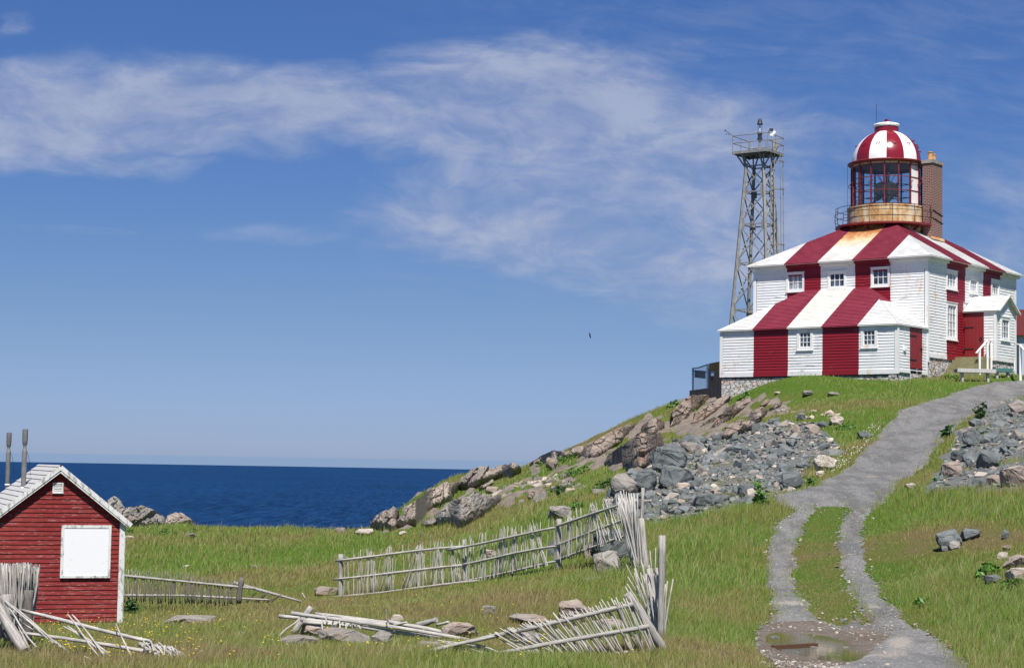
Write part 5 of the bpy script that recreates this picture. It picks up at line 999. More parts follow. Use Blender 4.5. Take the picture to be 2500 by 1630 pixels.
# bedrock: solid masses with their own thickness, lying on the slope; broken into tilted joint blocks
def biggest(K):
    lab = np.zeros(K.shape, int); best = (0, 0); n = 0
    for i, j in zip(*np.where(K)):
        if lab[i, j]: continue
        n += 1; st = [(i, j)]; lab[i, j] = n; c = 0
        while st:
            a, b = st.pop(); c += 1
            for a2, b2 in ((a+1, b), (a-1, b), (a, b+1), (a, b-1)):
                if 0 <= a2 < K.shape[0] and 0 <= b2 < K.shape[1] and K[a2, b2] and not lab[a2, b2]: lab[a2, b2] = n; st.append((a2, b2))
        best = max(best, (c, n))
    return lab == best[1] if n else K
def gpv(PX, PY):
    d = fw[None]*F+CR[None]*(PX-CX)[:, None]-CU[None]*(PY-CY)[:, None]; d = d/d[:, 1:2]; out = np.full(len(PX), np.nan)
    for a in range(0, len(PX), 4000):
        dd = d[a:a+4000]; tt = _ts[None]; S_ = dd[:, 2:3]*tt-HQ(dd[:, 0:1]*tt, np.broadcast_to(tt, (len(dd), len(_ts)))); neg = S_ < 0; k = neg.argmax(1); ok = neg.any(1) & (k > 0); r_ = np.arange(len(dd)); k1 = np.maximum(k, 1)
        s0, s1 = S_[r_, k1-1], S_[r_, k1]; out[a:a+4000] = np.where(ok, _ts[k1-1]+(_ts[k1]-_ts[k1-1])*s0/(s0-s1+1e-9), np.nan)
    return out
def crag(name, label, pts, base, sc, m, seed, T, ang=-.7, cell=16., jag=.5, step=1.6, k=None, D=None, smooth=False, rim=.4, grow=1.10):
    P = [(base[0]+x_/sc, base[1]+y_/sc) for x_, y_ in pts]; P = [(sum(q[0] for q in P)/len(P)*(1-grow)+p[0]*grow, sum(q[1] for q in P)/len(P)*(1-grow)+p[1]*grow) for p in P]; xs_ = np.array([p[0] for p in P]); ys_ = np.array([p[1] for p in P]); r = np.random.default_rng(seed)
    cx_ = xs_.mean(); yb, yt = ys_.max(), ys_.min(); pb = gp(xs_[ys_.argmax()], yb-1, True); pb = gp(cx_, yb+4) if pb is None else pb; Db = pb[1] if D is None else D; s = Db/4500
    gx, gy = np.meshgrid(np.arange(xs_.min()-1, xs_.max()+1, step), np.arange(yt-1, yb+1, step)); X_, Y_ = gx.ravel(), gy.ravel(); wx = (vnoise(X_, Y_, 9.))*5; wy = vnoise(X_+40, Y_, 7.)*4
    ins = pip(X_+wx, Y_+wy, P); dist = np.full(len(X_), 1e9)
    for i in range(len(P)):
        ax, ay = P[i-1]; bx, by = P[i]; vx, vy = bx-ax, by-ay; t = np.clip(((X_-ax)*vx+(Y_-ay)*vy)/(vx*vx+vy*vy+1e-9), 0, 1); dist = np.minimum(dist, np.hypot(X_-ax-t*vx, Y_-ay-t*vy))
    Rr = dist[ins].max()*rim; prof = np.sqrt(1-(1-np.clip(dist/Rr, 0, 1))**2)
    c_, s_ = math.cos(ang), math.sin(ang); u_ = (X_*c_+Y_*s_)/2.6; v_ = -X_*s_+Y_*c_; out = np.zeros(len(X_))
    for cs, am in ((cell, 1.), (cell*.45, .4)):
        area = (xs_.max()-xs_.min())*(yb-yt); n = max(4, int(area/(cs*cs*2.0))); sx_ = xs_.min()+r.random(n)*(xs_.max()-xs_.min()); sy_ = yt+r.random(n)*(yb-yt); su, sv_ = (sx_*c_+sy_*s_)/2.6, -sx_*s_+sy_*c_
        d2 = (u_[:, None]-su)**2+(v_[:, None]-sv_)**2; ix = d2.argmin(1); tl = r.normal(size=(n, 2))*.32; of = r.random(n)
        out += am*(of[ix]+tl[ix, 0]*(u_-su[ix])/cs*1.3+tl[ix, 1]*(v_-sv_[ix])/cs)
    th = T*prof+(np.clip(out, -.2, 1.6)-.5)*cell*s*jag*1.5*np.sqrt(prof); th += vnoise(X_, Y_, 3.)*T*.12; th = np.maximum(th, .02*T)
    d = fw[None]*F+CR[None]*(X_-CX)[:, None]-CU[None]*(Y_-CY)[:, None]; d = d/d[:, 1:2]
    if k is not None and D is not None: Yc = Db+(yb-Y_)*s*k; nrm = np.array([0, -.9, .43])
    else:
        nrm = np.array([0, -.9, .43]); I_ = ins.reshape(gx.shape); rows = np.arange(gx.shape[0])[:, None]; ybc = np.where(I_.any(0), (gy*np.where(I_, 1, 0)).max(0), np.nan); xc = gx[0]; ok = ~np.isnan(ybc); ybc = np.interp(xc, xc[ok], ybc[ok])
        dc = gpv(xc, ybc+1.); ok = ~np.isnan(dc); dc = np.interp(xc, xc[ok], dc[ok]) if ok.any() else np.full(len(xc), Db)
        ker = np.ones(15)/15; dc = np.convolve(np.pad(dc, 7, 'edge'), ker, 'valid'); ybs = np.convolve(np.pad(ybc, 7, 'edge'), ker, 'valid'); kk_ = 1.3 if k is None else k
        Yc = (dc[None]+np.maximum(ybs[None]-gy, 0)*s*kk_+T*.3).ravel()
    Fr = d*Yc[:, None]+nrm[None]*(th*.8)[:, None]; Bk = d*Yc[:, None]-nrm[None]*(prof*T*1.6+.25)[:, None]
    nx, ny = gx.shape[1], gx.shape[0]; I = ins.reshape(ny, nx); idx = np.arange(nx*ny).reshape(ny, nx); keep = biggest(I[:-1, :-1] & I[:-1, 1:] & I[1:, 1:] & I[1:, :-1])
    q = np.stack([idx[:-1, :-1], idx[1:, :-1], idx[1:, 1:], idx[:-1, 1:]], -1)[keep]; ed = {}
    for f_ in q:
        for a, b in zip(f_, np.roll(f_, -1)):
            if (b, a) in ed: del ed[(b, a)]
            else: ed[(a, b)] = 1
    us, inv = np.unique(q.ravel(), return_inverse=True); n = len(us); mp = {u: i for i, u in enumerate(us)}; q1 = inv.reshape(-1, 4); q2 = q1[:, ::-1]+n; q3 = np.array([(mp[b], mp[a], mp[a]+n, mp[b]+n) for a, b in ed], int).reshape(-1, 4)
    o = np_mesh(name, np.vstack([Fr[us], Bk[us]]), np.vstack([q1, q2, q3]), m, smooth); return tag(o, label, 'bedrock' if name == 'bedrock_slab' else 'outcrop')
B4, B5, B0 = (1400, 900, 3.216), (840, 1020, 3.306), (0, 1030, 2.587)
SLB = [
 ('long smooth pinkish bedrock slab on the skyline', [(50, 690), (130, 615), (230, 540), (330, 490), (390, 482), (470, 455), (465, 500), (400, 560), (350, 600), (260, 660), (170, 720), (120, 712), (60, 700)]),
 ('big brown bedrock face in the middle of the hillside', [(250, 755), (300, 680), (400, 610), (470, 560), (520, 530), (600, 540), (665, 525), (690, 590), (692, 640), (640, 700), (580, 770), (480, 792), (400, 785), (350, 765), (300, 768)]),
 ('rounded brown bedrock dome above the big brown face', [(540, 525), (545, 460), (600, 418), (660, 410), (708, 438), (706, 480), (660, 522), (600, 532)]),
 ('diagonal striped slab under the concrete wall', [(765, 370), (820, 300), (880, 252), (930, 230), (1040, 226), (1062, 255), (1000, 300), (950, 345), (880, 405), (800, 462), (755, 468), (785, 405)]),
 ('second diagonal slab right of the striped slab under the concrete wall', [(925, 445), (960, 370), (1030, 305), (1130, 262), (1200, 235), (1235, 255), (1150, 320), (1080, 372), (1000, 435), (950, 452)]),
 ('reddish diagonal slab below the stone foundation', [(1085, 475), (1130, 400), (1180, 340), (1260, 285), (1370, 245), (1385, 290), (1290, 352), (1230, 405), (1160, 465), (1110, 478)]),
 ('low diagonal rock rib between two reddish slabs', [(995, 475), (1040, 425), (1095, 385), (1115, 400), (1085, 452), (1050, 485)]),
 ('short grey leaning rib above the rubble heap', [(1365, 425), (1390, 358), (1450, 328), (1500, 335), (1522, 350), (1490, 402), (1440, 432)]),
 ('small grey rib in the grass below the lighthouse wing', [(1455, 312), (1480, 272), (1530, 255), (1542, 270), (1505, 312), (1470, 322)]),
 ('low brown rock lip above the rubble heap', [(1165, 545), (1190, 480), (1250, 440), (1350, 436), (1422, 428), (1405, 480), (1300, 512), (1205, 555)]),
 ('small pinkish rock strip in the grass below the wing', [(1535, 335), (1580, 288), (1642, 277), (1622, 312), (1570, 340)]),
]
for i, (lb, pts) in enumerate(SLB): crag('bedrock_slab', lb, pts, B4[:2], B4[2], m_slab, 40+i, .5 if i < 3 else .4, -.62, 26. if i < 3 else 14., .35 if i in (0, 2) else .5)
CRG = [
 ('rocky ledge at the foot of the hill, lowest against the sea', B5, [(215, 905), (300, 795), (340, 780), (400, 765), (448, 795), (425, 850), (445, 892), (400, 918), (300, 910)], .9),
 ('steep ridge of pinkish rock against the sea above the lowest ledge', B5, [(425, 895), (520, 775), (600, 695), (680, 605), (730, 595), (790, 560), (850, 570), (918, 560), (930, 580), (855, 640), (872, 682), (780, 722), (700, 762), (640, 792), (640, 832), (600, 872), (520, 890)], 1.1),
 ('broad broken grey mass of rock below the ridge above the meadow', B5, [(745, 855), (770, 790), (840, 718), (900, 695), (1000, 682), (1050, 632), (1095, 655), (1130, 675), (1245, 660), (1245, 712), (1182, 742), (1152, 782), (1080, 822), (1040, 855), (980, 875), (940, 895), (880, 865), (800, 875)], 1.0),
 ('low grey rock at the left foot of the broad broken mass', B5, [(615, 880), (640, 848), (700, 825), (750, 835), (745, 872), (700, 888), (650, 890)], .5),
 ('brown ridge rising above the sea horizon', B5, [(935, 575), (1000, 485), (1100, 430), (1180, 436), (1260, 410), (1390, 415), (1412, 450), (1350, 482), (1250, 492), (1180, 522), (1100, 560), (1000, 575)], 1.0),
 ('slanting grey slab just below the brown ridge', B5, [(1083, 595), (1150, 535), (1200, 505), (1212, 530), (1150, 572), (1110, 598)], .4),
 ('grey rock shoulder on the skyline below the crest', B5, [(1475, 415), (1540, 365), (1620, 322), (1700, 292), (1712, 340), (1722, 392), (1700, 412), (1640, 402), (1615, 372), (1560, 385)], .8),
 ('broken crest of rocks on the skyline below the long slab', B5, [(1700, 340), (1700, 295), (1750, 288), (1800, 282), (1850, 252), (1940, 228), (1985, 236), (1905, 302), (1820, 322), (1760, 335)], .6),
]
for i, (lb, B_, pts, T) in enumerate(CRG): crag('rock_outcrop', lb, pts, B_[:2], B_[2], m_crag if i not in (2, 3) else m_crag2, 60+i, T*.8, -.75, 17., .8)
for i, (lb, pts) in enumerate([('left sea rock behind the red hut roof', [(680, 660), (685, 515), (730, 488), (768, 508), (800, 560), (842, 545), (842, 610), (810, 680), (740, 690)]), ('dark jagged sea rock in the middle of the left group', [(790, 690), (830, 570), (900, 545), (960, 565), (1000, 588), (1035, 600), (1062, 640), (1050, 690), (900, 690)]), ('tan rounded sea rock at the right of the left group', [(1030, 690), (1058, 610), (1110, 583), (1162, 588), (1212, 628), (1245, 672), (1240, 690)])]):
    crag('rock_outcrop', lb, pts, B0[:2], B0[2], m_crag2 if i < 2 else m_crag, 80+i, .7, -.6, 15., .8, k=.45, grow=1., D=79.5)

# ------------------------------------------------------------ fences
def stick(name, p, q, r0_, parent, m, r, bend=.03, n=4, taper=.6):
    p = np.array(p, float); q = np.array(q, float); d = q-p; L = np.linalg.norm(d); mb = MB(); b = (r.random(2)-.5)*bend*2*L; b2 = (r.random(2)-.5)*bend*L
    pts = [(b[0]*math.sin(math.pi*t)+b2[0]*math.sin(2*math.pi*t), b[1]*math.sin(math.pi*t)+b2[1]*math.sin(2*math.pi*t), t*L) for t in np.linspace(0, 1, n+1)]
    mb.tube(pts, [r0_*(1-(1-taper)*t)*(1+.26*(r.random()-.5)) for t in np.linspace(0, 1, n+1)], 6 if r0_ < .03 else 9); v = np.array(mb.v)
    me = bpy.data.meshes.new(name); me.from_pydata(v.tolist(), [], mb.f); me.polygons.foreach_set('use_smooth', mb.sm); me.materials.append(m); o = bpy.data.objects.new(name, me); S.collection.objects.link(o)
    M_ = Matrix.Translation(Vector([float(c) for c in p])) @ Vector([float(c) for c in d]).to_track_quat('Z', 'Y').to_matrix().to_4x4()
    if parent is not None: o.parent = parent; M_ = Matrix.Translation(-Vector(parent_world(parent))) @ M_
    o.matrix_basis = M_; return o
class Plane:      # vertical plane through two ground pixels
    def __init__(s, A, B, lean=0.): s.A = A; s.B = B; d = B-A; d[2] = 0; s.d = d/np.linalg.norm(d); s.n = np.array([s.d[1], -s.d[0], lean])
    def pt(s, px, py, off=0.): d = ray(px, py); q = d*((s.A@s.n)/(d@s.n)); return q-s.n*off*(1 if s.n[1] > 0 else -1)*-1
# far fence
fp = [(828, 1460, 52), (1130, 1420, 49), (1360, 1394, 45.5), (1560, 1400, 42)]; fpt = [ray(a, b)*d for a, b, d in fp]
FF = empty('stick_fence', fpt[0], 'long wavering fence of upright bleached sticks on three rails climbing toward the rock heap', 'fence'); r = np.random.default_rng(5)
PL = [Plane(fpt[i].copy(), fpt[i+1].copy()) for i in range(3)]
def fpl(px_): return PL[0] if px_ < 1130 else PL[1] if px_ < 1360 else PL[2]
def il(px_, tab): xs_ = [t[0] for t in tab]; return float(np.interp(px_, xs_, [t[1] for t in tab]))
TOP = [(820, 1368.6), (1090, 1343), (1358, 1286), (1553, 1220)]; MID = [(814, 1415), (1141, 1377), (1365, 1332), (1535, 1264)]; BOT = [(809, 1457), (1170, 1416), (1358, 1367), (1448, 1335), (1550, 1298)]
for px_, yb, yt, w in ((828, 1462, 1352, .075), (1130, 1422, 1316, .06), (1360, 1398, 1266, .07)): pl = fpl(px_-1); stick('post', pl.pt(px_, yb+6, .06), pl.pt(px_, yt, .06), w, FF, m_wood, r, .004, 6, .95)
for tab, segs in ((TOP, ((820, 1132), (1092, 1362), (1350, 1553))), (MID, ((814, 1141), (1120, 1366), (1351, 1537))), (BOT, ((809, 1172), (1130, 1360), (1350, 1552)))):
    for a, b in segs: pa, pb = fpl(a+1 if a < 1000 else a+20).pt(a, il(a, tab)+r.normal()), fpl(b-20).pt(b, il(b, tab)+r.normal()); stick('rail', pa, pb, .034, FF, m_wood2, r, .006, 9, .85)
clus = [(882, 868, 884, 3), (905, 892, 919, 9), (952, 923, 959, 10), (1024, 975, 1044, 19), (1069, 1047, 1091, 13), (1102, 1094, 1131, 10), (1150, 1140, 1158, 5), (1181, 1167, 1188, 8), (1232, 1196, 1235, 13), (1257, 1239, 1268, 9), (1300, 1300, 1344, 12), (1391, 1369, 1398, 12), (1449, 1405, 1441, 9), (1450, 1459, 1496, 8), (1478, 1488, 1525, 8), (1530, 1530, 1552, 5)]
cnt = 0; rest = MB(); lst = [(q, q+(r.random()-.5)*6) for q in (841, 851, 866, 1000, 1120, 1136, 1210, 1275, 1283, 1290, 1318, 1352, 1408, 1420)]+[(q+2*r.normal(), q+4*r.normal()) for q in np.arange(846, 1552, 17.)]
for tx_, x0_, x1_, n_ in clus:
    for q in range(n_): f_ = (q+.5*r.random())/n_; lst.append((tx_+(f_-.5)*13+2*r.normal(), x0_+(x1_-x0_)*f_+2*r.normal()))
order = r.permutation(len(lst))
for q in order:
    xt_, xb_ = lst[q]; pl = fpl(xb_); pl_t = fpl(xt_); s_ = 4500/pl.pt(xb_, 1400)[1]; yt = il(xt_, TOP)-s_*(.07+.24*r.random()); yb = il(xb_, BOT)+s_*(.02+.09*r.random()); off = (.035 if r.random() < .5 else -.035)
    cnt += 1; args = (pl.pt(xb_, yb, off), pl_t.pt(xt_, yt, off*-.6), .0125*(.7+.6*r.random()))
    if cnt <= 100: stick('picket', *args, FF, m_wood2, r, .02)
    else: rest.tube([args[0], (args[0]+args[1])/2+r.normal(size=3)*.012, args[1]], [args[2], args[2]*.85, args[2]*.6], 6)
if cnt > 100: o = rest.build('pickets', m_wood2, FF); o['kind'] = 'stuff'
# side fence: from the far corner toward the near corner (seen end-on)
c0, c1 = ray(1562, 1400)*42., ray(1612, 1562)*28.3; SF = empty('stick_fence', c0, 'side fence of bunched sticks seen end-on between the two corner posts', 'fence')
stick('post', ray(1580, 1395)*40.5-.1*Z, ray(1565, 1265)*40.7, .075, SF, m_wood, r, .006, 6, .85); stick('post', ray(1566, 1398)*42-.1*Z, ray(1570, 1190)*42, .055, SF, m_wood, r, .01, 6, .7)
stick('post', ray(1604, 1536)*28.9-.05*Z, ray(1585.6, 1388)*29.2, .055, SF, m_wood, r, .004, 6, .95); stick('post', ray(1613, 1575)*28.2, ray(1616.5, 1306)*28.2, .053, SF, m_wood, r, .003, 6, .95)
for za in (.35, .95): stick('rail', c1+Z*za, c1*.8+c0*.2+Z*za*.9, .033, SF, m_wood, r, .0, 4, .9)
for k in range(98):
    s_ = (r.random()**1.5*.22) if k < 55 else 1-r.random()**1.4*.30; g = c0+(c1-c0)*s_; g[2] = h1(g[0], g[1]); k1 = 1. if k < 55 else 0.
    hgt = (1.45+.45*r.random()) if k1 else (.75+.5*r.random()); le = -(.05+.42*r.random()) if k1 else (-(.0+.6*r.random()) if r.random() < .8 else .15*r.random()); g = g+np.array([-.02+.10*r.random()-(.10 if k1 else .0), 0, 0])
    stick('picket', g, g+np.array([le, (r.random()-.5)*.3, hgt]), .0145*(.7+.7*r.random())*(1.3 if k1 else .95), SF, m_wood2, r, .022)
# leaning front fence
A, B = gp(1060, 1604), gp(1620, 1594); PF = Plane(A.copy(), B.copy()); NF = empty('stick_fence', B, 'collapsed front fence of slanting bleached sticks leaning on two rails', 'fence')
T2 = [(1040, 1592), (1274, 1536), (1539, 1475)]; B2 = [(1218, 1594), (1579, 1529)]
stick('rail', PF.pt(1040, 1590), PF.pt(1274, 1536), .030, NF, m_wood, r, .004, 5, .95); stick('rail', PF.pt(1262, 1539), PF.pt(1545, 1474), .034, NF, m_wood, r, .004, 6, 1.); stick('rail', PF.pt(1218, 1594), PF.pt(1584, 1528), .034, NF, m_wood, r, .004, 6, 1.)
stick('rail', PF.pt(1463, 1601), PF.pt(1536, 1591), .032, NF, m_wood, r, .004, 4, 1.)
stick('post', PF.pt(1630, 1592, .1), PF.pt(1536, 1449, .1), .062, NF, m_wood, r, .004, 8, 1.0)
for k in range(64):
    t = (k+r.random())/64; x_ = 1195+(1552-1195)*t; yt = float(np.interp(x_, [p[0] for p in T2], [p[1] for p in T2]))-(6+10*r.random()+20*t*r.random())
    f_ = .9+.25*r.random() if r.random() < .8 else .6; dxp = (98-44*t)*f_*(.8+.4*r.random()); dyp = (74+74*t)*f_; xb, yb = min(x_+dxp, 1612), min(yt+dyp, 1606); o_ = .04 if r.random() < .5 else -.05
    stick('picket', PF.pt(xb, yb, o_), PF.pt(x_, yt, -o_), .0125*(.75+.6*r.random()), NF, m_wood2, r, .02)
for k in range(14):
    x_ = 1060+r.random()*110; y_ = 1560+(x_-1060)*.12+r.random()*14; stick('picket', PF.pt(x_+90+40*r.random(), y_+26+10*r.random(), .1), PF.pt(x_, y_, .05), .011*(.8+.5*r.random()), NF, m_wood2, r, .04)
# small fence right of the hut
A, B = ray(300, 1468)*50., ray(732, 1470)*50.5; PS = Plane(A, B); LF = empty('stick_fence', A, 'low sagging fence of thin dark sticks right of the red hut', 'fence')
T3 = [(300, 1405), (575, 1430)]; B3 = [(300, 1452), (650, 1462)]
stick('rail', PS.pt(298, 1404), PS.pt(624, 1436), .036, LF, m_wood, r, .004, 6, .9); stick('rail', PS.pt(298, 1452), PS.pt(480, 1454), .03, LF, m_wood, r, .006, 5, .9); stick('rail', PS.pt(470, 1454), PS.pt(655, 1463), .03, LF, m_wood, r, .006, 5, .9); stick('rail', PS.pt(570, 1422, .1), PS.pt(735, 1468, .1), .042, LF, m_wood, r, .006, 5, .8)
stick('post', PS.pt(583, 1472), PS.pt(590, 1409), .08, LF, m_woodd, r, .01, 5, .95)
for k in range(84):
    x_ = 300+(575-300)*(k+r.random())/84+(r.random()-.5)*5; yt = float(np.interp(x_, [300, 575], [1405, 1430]))-5-19*r.random()*(1 if x_ < 480 else .75); yb = 1464+(x_-300)*.028+8*r.random(); le = (r.random()-.5)*10; stick('picket', PS.pt(x_+le, yb, -.04), PS.pt(x_, yt, .04), .014*(.7+.6*r.random()), LF, m_woodd if (x_ > 345 or k % 3) else m_wood, r, .05)
for k in range(10): x_ = 590+r.random()*90; stick('picket', PS.pt(x_, 1470, .1), PS.pt(x_+15+20*r.random(), 1440+(x_-590)*.15, -.05), .012, LF, m_woodd, r, .1)
# dense palisade at the lower left
A, B = ray(8, 1585)*29., ray(78, 1545)*31.5; PP = Plane(A, B); PA = empty('palisade', A, 'dense bundle of upright weathered sticks before the red hut at the left edge', 'fence')
stick('post', ray(62, 1590)*28.6, ray(-8, 1478)*29.2, .08, PA, m_wood, r, .01, 8, .95); stick('post', ray(66, 1560)*30.5-.05*Z, ray(70, 1440)*30.5, .085, PA, m_woodd, r, .01, 6, .9); stick('post', ray(22, 1555)*29.6-.05*Z, ray(15, 1450)*29.6, .08, PA, m_wood, r, .01, 6, .9)
rest2 = MB()
for k in range(250):
    t = r.random(); xb = -2+80*t; xt = xb*1.03+(xb-38)*.42+4*r.normal(); yt = 1372+16*r.random()+(4 if t > .8 else 0); yb = 1530+30*r.random()-(12 if t > .7 else 0); D_0 = 29.3+2.2*t+r.random()*.6; m = m_woodd if (.80 < t and k % 2) else (m_wood if r.random() < .6 else m_wood2)
    if k < 96: stick('picket', ray(xb, yb)*(D_0), ray(xt, yt)*(D_0+.1), .017*(.8+.8*r.random()), PA, m, r, .03, 4, .6)
    else: q0, q1 = ray(xb, yb)*D_0, ray(xt, yt)*(D_0+.1); rest2.tube([q0, (q0+q1)/2+r.normal(size=3)*.02, q1], [.016, .014, .008], 6)
o = rest2.build('pickets', m_wood, PA); o['kind'] = 'stuff'
for a, b in (((54, 1489, 30.), (368, 1565, 28.2)), ((47, 1543.6, 29.8), (352, 1588, 28.1))): stick('rail', ray(*a[:2])*a[2], ray(*b[:2])*b[2], .030, PA, m_wood2, r, .004, 8, .95)
for a, b, c, d in ((0, 1455, 118, 1560), (8, 1462, 140, 1572), (25, 1500, 170, 1592), (12, 1470, 90, 1580), (40, 1500, 150, 1580), (60, 1505, 130, 1570), (30, 1480, 75, 1590)): stick('fallen_picket', ray(c, d)*28.7, ray(a, b)*29.2, .017, PA, m_wood2, r, .03)
# loose sticks and logs (each lies on its own)
def loose(name, a, b, D0, D1, rad, label, cat, m=None, bend=.03, group=None): o = stick(name, ray(*a)*D0, ray(*b)*D1, rad, None, m or m_wood2, r, bend, 6, .85); return tag(o, label, cat, group)
for i, (a, b) in enumerate((((165, 1498), (243, 1603)), ((176, 1499), (259, 1605)), ((165, 1527), (272, 1603)), ((155, 1528), (276, 1607)))): loose('fallen_picket', b, a, 28.2, 28.6, .014, 'fallen stick crossing the two low rails before the hut corner', 'stick', group='crossed fallen sticks before the hut')
loose('fallen_picket', (333, 1626), (283, 1522), 27.4, 28.6, .014, 'long bent stick in front of the hut right corner', 'stick', bend=.06)
for k in range(34):
    x_ = 345+r.random()*95; y_ = 1566+(x_-345)*.25+8*r.random(); loose('fallen_picket', (x_+8+r.random()*22, min(1612, y_+20+12*r.random())), (x_-10*r.random(), y_-10*r.random()), 27.6+.3*r.random(), 27.8+.3*r.random(), .015*(.7+.6*r.random()), 'tangled bleached stick heaped at the end of the fallen rails', 'stick', bend=.14, group='tangled sticks at the end of the fallen rails')
loose('driftwood_branch', (464, 1612), (496, 1586), 28.2, 28.4, .02, 'crooked branch end pointing right from the tangled sticks', 'branch', bend=.1); loose('log', (340, 1572), (470, 1608), 28.5, 28.3, .034, 'buried rail end under the tangled sticks', 'log')
LG = [((711, 1496), (1147, 1562), 30.6, 30.2, .036, 'longest pale rail on top of the fallen log heap'), ((681, 1503), (800, 1510), 31.2, 31.2, .034, 'short rail poking out left of the log heap'), ((734, 1512), (882, 1523), 30.9, 30.9, .034, 'rail just under the longest rail on the left'), ((740, 1518), (900, 1530), 30.75, 30.8, .03, 'lower rail over the banded tan rock'), ((878, 1529), (1078, 1556), 30.4, 30.4, .035, 'lower pale rail at the right of the log heap'), ((770, 1498), (946, 1518), 31.0, 31.0, .030, 'upper grey rail behind the longest rail'),
      ((946, 1516), (1084, 1543), 31.0, 30.8, .040, 'darker thick rail at the right of the log heap'), ((717, 1545), (760, 1481), 31.0, 31.3, .062, 'thick slanting post under the left end of the rails'), ((1018, 1526), (1066, 1512), 31.2, 31.2, .055, 'thick short log end raised at the right of the heap'), ((1066, 1525), (1096, 1517), 31.2, 31.2, .026, 'short grey rail stub beside the raised log end'), ((961, 1525), (994, 1518), 30.9, 30.9, .024, 'thin stub lying across the grey rail'), ((1001, 1580), (1071, 1612), 28.8, 28.2, .055, 'thick grey post lying in the grass below the heap'),
      ((820, 1504), (950, 1523), 30.5, 30.5, .026, 'second thin rail lying across the middle of the heap')]
for a, b, d0, d1, rad, lb in LG: loose('log', a, b, d0+(1.3 if d0 > 30 else 0), d1+(1.1 if d0 > 30 else 0), rad, lb, 'log', m_wood if rad > .05 else m_wood2, .008)
for a, b in (((681, 1553), (735, 1502)), ((800, 1546), (814, 1514)), ((790, 1550), (789, 1499)), ((826, 1542), (826, 1505)), ((818, 1532), (833, 1516)), ((845, 1538), (840, 1520)), ((860, 1536), (852, 1516)), ((872, 1536), (862, 1512)), ((947, 1514), (941, 1487)), ((1075, 1580), (1048, 1552)), ((985, 1613), (944, 1585)), ((800, 1518), (798, 1497)), ((880, 1532), (870, 1516)), ((1060, 1600), (1012, 1572))): loose('fallen_picket', a, b, 31.4 if a[1] < 1570 else 28.9, 31.9 if a[1] < 1570 else 29, .015, 'short broken stick caught among the fallen logs in the middle', 'stick', m_wood2 if r.random() < .6 else m_woodd, .05, 'broken sticks among the fallen logs')
for a, b, lb in (((725, 1622), (750, 1607), 'weathered stick in the grass at the bottom edge left of the pebbly stick'), ((787, 1613), (827, 1609), 'flat pale stick in the grass near the bottom edge'), ((575, 1606), (604, 1624), 'dark twig in the foreground grass between hut and logs'), ((738, 1446), (746, 1460), 'tiny stick standing in the grass between the two fences'), ((205, 1602), (270, 1622), 'knotty pale branch lying in the flowers before the hut')): loose('twig', b, a, 27.5 if a[1] > 1500 else 50, 27.5 if a[1] > 1500 else 50, .012 if a[1] > 1500 else .02, lb, 'stick', bend=.06)

# ------------------------------------------------------------ weeds, shrubs, flowers, bird
def fleaf(c1, c2):
    return lambda nt, b: setc(nt, b, mix(nt, noise(nt, pos(nt), 7, 3).ss(.3, .7), c1, c2))
m_leaf = mat('leaves', fleaf((.06, .15, .02), (.10, .22, .035)), rough=.5, spec=.3); m_leafd = mat('dark_leaves', fleaf((.03, .075, .02), (.05, .11, .03)), rough=.5, spec=.3)
def shrub(px_, py_, w, h_, label, n, m=None, tall=False, name='shrub', ls=.06):
    p = gp(px_, py_); s = p[1]/4500; W_, H_ = w*s, h_*s; rr_ = np.random.default_rng(int(px_*7+py_)); mb = MB(); st = MB()
    for k in range(n):
        a = rr_.random()*6.28; q = rr_.random()**.5; hz = rr_.random()
        lump = .75+.35*math.sin(a*3+px_); c = p+np.array([math.cos(a)*q*W_/2*lump, math.sin(a)*q*W_/2*.8, 0]); c[2] = h1(c[0], c[1])+(hz*H_*(1 if tall else (1-.6*q*q))*lump)
        d = rr_.normal(size=3); d[2] = abs(d[2])*.5; d /= np.linalg.norm(d); e_ = np.cross(d, rr_.normal(size=3)); e_ /= np.linalg.norm(e_); l_ = ls*(.6+.8*rr_.random()); mb.poly([c-d*l_, c+e_*l_*.4, c+d*l_, c-e_*l_*.4])
    root = empty(name, p, label, 'weed' if tall else 'shrub'); mb.build('foliage', m or m_leaf, root)
    for k in range(5 if tall else 3):
        a = rr_.random()*6.28; b = p+np.array([math.cos(a)*W_*.2, math.sin(a)*W_*.2, -.05]); st.tube([b, b+np.array([0, 0, H_*(.7+.3*rr_.random())])], .012, 5)
    st.build('stem', m_leafd, root)
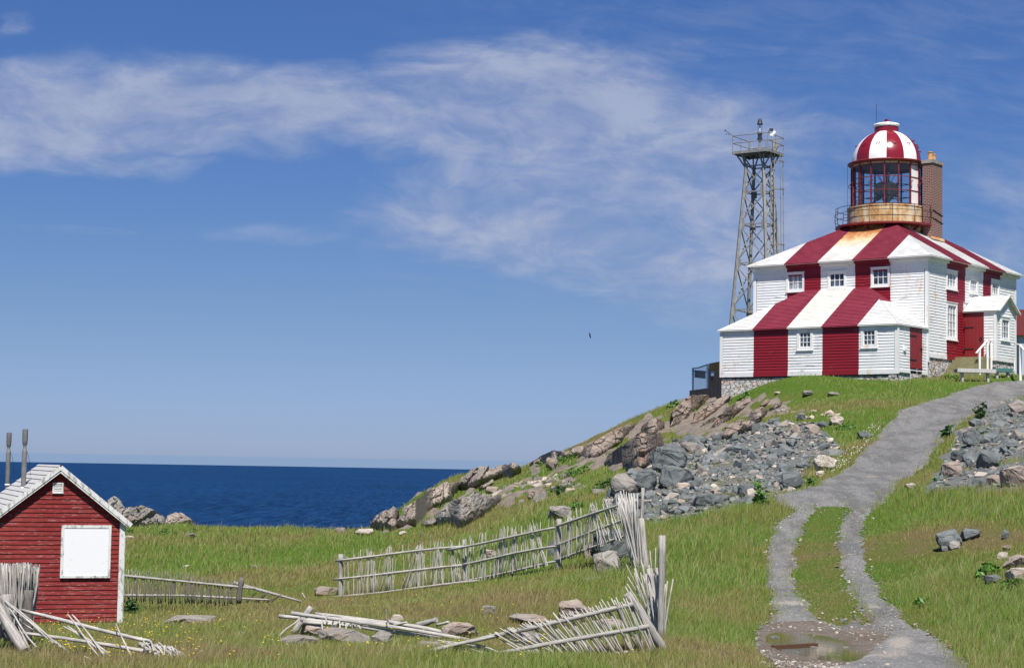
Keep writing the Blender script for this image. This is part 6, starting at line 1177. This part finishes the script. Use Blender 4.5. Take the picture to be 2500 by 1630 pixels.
SH = [(1855, 1232, 44, 62, 'tall seeding dock weeds at the right foot of the rubble heap', 260, None, True), (2394, 1022, 34, 40, 'dark spiky weed clump on the right edge of the road near the top', 160, m_leafd, True), (2312, 1068, 30, 30, 'dark weed clump on the right road edge below the first', 130, m_leafd, True), (2290, 1172, 30, 14, 'small bright green plant left of the roadside pile', 90, None, False), (2410, 1408, 60, 36, 'bright green leafy shrub among the rocks at the right', 420, None, False), (2470, 1438, 50, 26, 'low green plant patch below the cream and pink rock', 260, None, False),
      (1395, 1165, 90, 26, 'leafy green patch on the hillside by the pale blocks', 420, None, False), (1370, 1205, 80, 28, 'dark leafy patch below the grey stone heap', 380, m_leafd, False), (1480, 1188, 80, 20, 'leafy patch in the grass left of the leaning grey slab', 280, m_leafd, False), (1395, 1245, 56, 24, 'round green shrub behind the far fence', 300, None, False), (1370, 1130, 70, 26, 'green shrub patch under the skyline crest', 280, None, False), (1320, 1140, 40, 18, 'small green shrub beside the triangular pinkish rock', 150, None, False), (1645, 992, 34, 18, 'green tuft at the skyline beside the diagonal slabs', 160, None, False), (1500, 1110, 60, 14, 'strip of green plants below the long skyline slab', 160, None, False),
      (312, 1305, 34, 22, 'green bush at the right of the hut roof', 220, None, False), (405, 1305, 60, 16, 'low leafy patch before the left sea rocks', 200, None, False), (470, 1300, 30, 12, 'leafy patch below the tan sea rock', 100, None, False), (1120, 1282, 60, 16, 'leafy patch at the foot of the broken block field', 200, None, False), (320, 1497, 36, 40, 'dark green bush against the right wall of the hut', 300, m_leafd, False), (2320, 925, 40, 12, 'small weeds below the wing side door', 90, None, False), (1815, 975, 40, 16, 'green tuft against the stone foundation', 140, None, False), (2065, 1045, 60, 12, 'leafy green patch beside the pink rounded rock', 160, None, False), (1980, 1185, 30, 26, 'green plants between the slate boulder and the cream boulder', 140, None, False), (2250, 1480, 40, 20, 'dark broadleaf plant in the lush grass right of the track', 120, None, False)]
for q in SH: shrub(*q, ls=.07 if q[1] > 1100 else .09)
mb = MB(); r = np.random.default_rng(21)
for k in range(330):
    if k < 220: p = gp(20+470*r.random(), 1530+100*r.random()); hh = .12+.22*r.random()
    else: p = gp(500+1100*r.random(), 1480+150*r.random()); hh = .1+.2*r.random()
    c = p+Z*hh; s_ = .010+.007*r.random(); mb.poly([c+np.array([-s_, 0, 0]), c+np.array([0, -s_, s_*.3]), c+np.array([s_, 0, 0]), c+np.array([0, s_, s_])]); mb.poly([c+np.array([-s_*.8, 0, -s_*.5]), c+np.array([s_*.8, 0, -s_*.5]), c+np.array([0, 0, s_])])
mb.build('wildflowers', mat('yellow_petals', None, (.75, .58, .05), .7), label='tiny yellow wildflowers dotted through the foreground grass', cat='flowers', kind='stuff')
mb = MB()
for k in range(130):
    y_ = 1035+120*r.random(); p = gp(float(np.interp(y_, [1036, 1077, 1118, 1158], [2165, 2132, 2092, 2043]))-8-34*r.random()**1.5, y_); c = p+Z*(.04+.08*r.random()); s_ = .014; mb.poly([c+np.array([-s_, 0, 0]), c+np.array([0, 0, s_]), c+np.array([s_, 0, 0]), c+np.array([0, -s_, -s_])])
mb.build('daisies', m_domew, label='small white daisies in the grass along the left road edge', cat='flowers', kind='stuff')
p = ray(1440, 818)*140; mb = MB(); mb.tube([p+np.array([-.05, 0, .22]), p+np.array([0, 0, .08]), p, p+np.array([.06, 0, -.16]), p+np.array([.07, .05, -.24])], [.01, .05, .06, .04, .01], 8); b_ = MB(); 
bo = mb.build('bird', m_dark, label='tiny dark bird flying against the sky left of the beacon tower', cat='bird')
mb = MB()
for s_ in (-1, 1): mb.poly([p+np.array([0, 0, .06]), p+np.array([.02*s_, s_*.25, .12]), p+np.array([.03, s_*.42, .02]), p+np.array([.02, s_*.2, -.06]), p+np.array([.02, 0, -.06])])
mb.build('wing', m_dark, bo)
